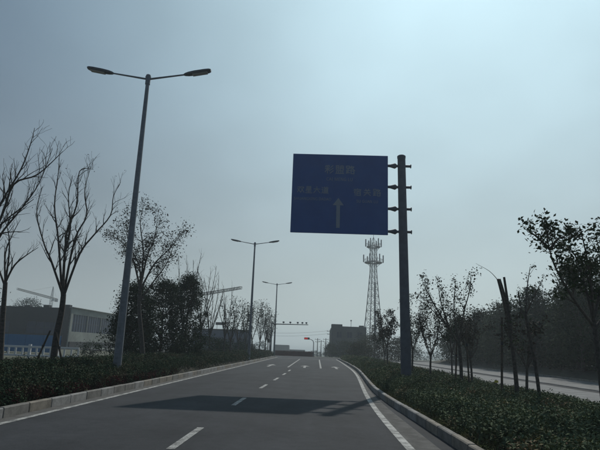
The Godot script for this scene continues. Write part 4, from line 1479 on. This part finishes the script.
func build_hedges() -> void:
	var rg := RandomNumberGenerator.new()
	rg.seed = 1234
	var bump := FastNoiseLite.new()
	bump.seed = 9
	bump.frequency = 0.35
	# left: clipped shrubs, low red leaves added in front for a windscreen reflection
	var left := thing("hedge", "clipped dark green hedge behind the left kerb, red leaves added for a windscreen reflection", "hedge", Vector3(-7.8, 0.1, -40))
	# right: loose low shrubs
	var right := thing("shrub_bed", "loose low dark shrubs filling the verge right of the road", "shrubs", Vector3(6.0, 0.09, -40))
	var meshes := [clump_mesh(90, 0.2, 0.055, 1), clump_mesh(90, 0.2, 0.048, 2)]
	for side in 2:
		var xf := [[], []]
		var col := [[], []]
		var rxf := []
		var rcol := []
		var org := left.position if side == 0 else right.position
		var d := 3.0
		while d < 88.0:
			var step := 0.17 if d < 26.0 else (0.26 if d < 50.0 else 0.42)
			var sc := 1.0 if d < 26.0 else (1.4 if d < 50.0 else 2.1)
			var x0 := -9.9 if side == 0 else kerb_r(d) + 0.3
			var x1 := -6.42 if side == 0 else 8.3
			var n := int((x1 - x0) / (step * 1.25))
			for i in n:
				var x := lerpf(x0, x1, (i + rg.randf()) / n)
				var dd := d + rg.randf() * step
				var nz := bump.get_noise_2d(x * 2.2, dd * 2.2)
				var edge := clampf(minf(x - x0, x1 - x) / 0.5, 0.0, 1.0)
				var h := 0.0
				var tone: Color
				if side == 0:
					h = (0.50 + 0.12 * nz + (0.14 if x < -7.6 else 0.0)) * lerpf(0.35, 1.0, sqrt(edge))
					tone = DARK[rg.randi() % 3] if rg.randf() < 0.62 else OLIVE[rg.randi() % 3]
				else:
					var nz2 := bump.get_noise_2d(x * 0.8 + 40.0, dd * 0.8)
					h = (0.32 + 0.2 * nz2 + 0.12 * nz) * lerpf(0.3, 1.0, sqrt(edge)) * (1.0 if x < 6.0 else lerpf(1.0, 0.35, clampf((x - 6.0) / 1.6, 0.0, 1.0)))
					tone = DARK[rg.randi() % 3] if rg.randf() < 0.92 else OLIVE[rg.randi() % 3]
				var bs := Basis(Vector3.UP, rg.randf() * TAU).scaled(Vector3.ONE * sc * rg.randf_range(0.7, 1.25))
				var lay := 2 if (d < 26.0 and edge < 1.0) else 1
				for k in lay:
					var y := maxf(h * (1.0 if k == 0 else rg.randf()), 0.06) + rg.randf_range(-0.05, 0.04)
					var w := rg.randi() % 2
					xf[w].append(Transform3D(bs, Vector3(x, y, -dd) + Vector3(-org.x, 0, -org.z)))
					var f := rg.randf_range(0.8, 1.2)
					var br := 1.5 if side == 0 else 3.0
					col[w].append(Color(tone.r * f * br * (1.0 if side == 0 else 1.3), tone.g * f * br * 0.95, tone.b * f * br))
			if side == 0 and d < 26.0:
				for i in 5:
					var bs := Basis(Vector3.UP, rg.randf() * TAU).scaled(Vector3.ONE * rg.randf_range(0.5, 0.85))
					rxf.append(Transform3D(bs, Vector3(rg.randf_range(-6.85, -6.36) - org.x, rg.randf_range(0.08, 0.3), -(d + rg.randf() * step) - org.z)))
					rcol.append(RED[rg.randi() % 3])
			elif side == 1 and d < 40.0:
				for i in 3:
					var bs := Basis(Vector3.UP, rg.randf() * TAU).scaled(Vector3(1, 0.7, 1) * rg.randf_range(0.3, 0.6))
					rxf.append(Transform3D(bs, Vector3(kerb_r(d) + rg.randf_range(0.1, 0.42) - org.x, rg.randf_range(0.02, 0.1), -(d + rg.randf() * step) - org.z)))
					rcol.append([Color(0.09, 0.10, 0.035), Color(0.12, 0.11, 0.05), Color(0.06, 0.08, 0.03)][rg.randi() % 3])
			d += step
		var own := left if side == 0 else right
		for w in 2: scatter("foliage", own, meshes[w], xf[w], col[w])
		scatter("red_reflection_leaves" if side == 0 else "grass_fringe", own, meshes[1], rxf, rcol)
		# woody core under the leaves
		var s := mb()
		var e := 3.0
		while e < 87.5:
			var a0 := -9.7 if side == 0 else kerb_r(e) + 0.55
			var a1 := -6.75 if side == 0 else 7.0
			var hh := 0.42 if side == 0 else 0.14
			for q in [[a0, 0.0, a0 + 0.35, hh], [a0 + 0.35, hh, a1 - 0.35, hh], [a1 - 0.35, hh, a1, 0.0]]:
				var nrm := Vector3(-(q[3] - q[1]), q[2] - q[0], 0).normalized()
				quad(s, Vector3(q[0] - org.x, q[1], -e - org.z), Vector3(q[2] - org.x, q[3], -e - org.z), Vector3(q[2] - org.x, q[3], -e - 1.0 - org.z), Vector3(q[0] - org.x, q[1], -e - 1.0 - org.z), nrm)
			e += 1.0
		part("stems", s, M.soil, own)
	var y := thing("marker_peg", "small yellow marker peg among the shrubs right of the road", "peg", Vector3(6.2, 0.09, -19.0))
	var s9 := mb()
	box(s9, Vector3(0, 0.3, 0), Vector3(0.04, 0.72, 0.04), 0.005)
	part("stick", s9, M.wood, y)
	s9 = mb()
	box(s9, Vector3(0, 0.6, 0.03), Vector3(0.13, 0.08, 0.015), 0.004)
	part("tab", s9, M.yellow, y)
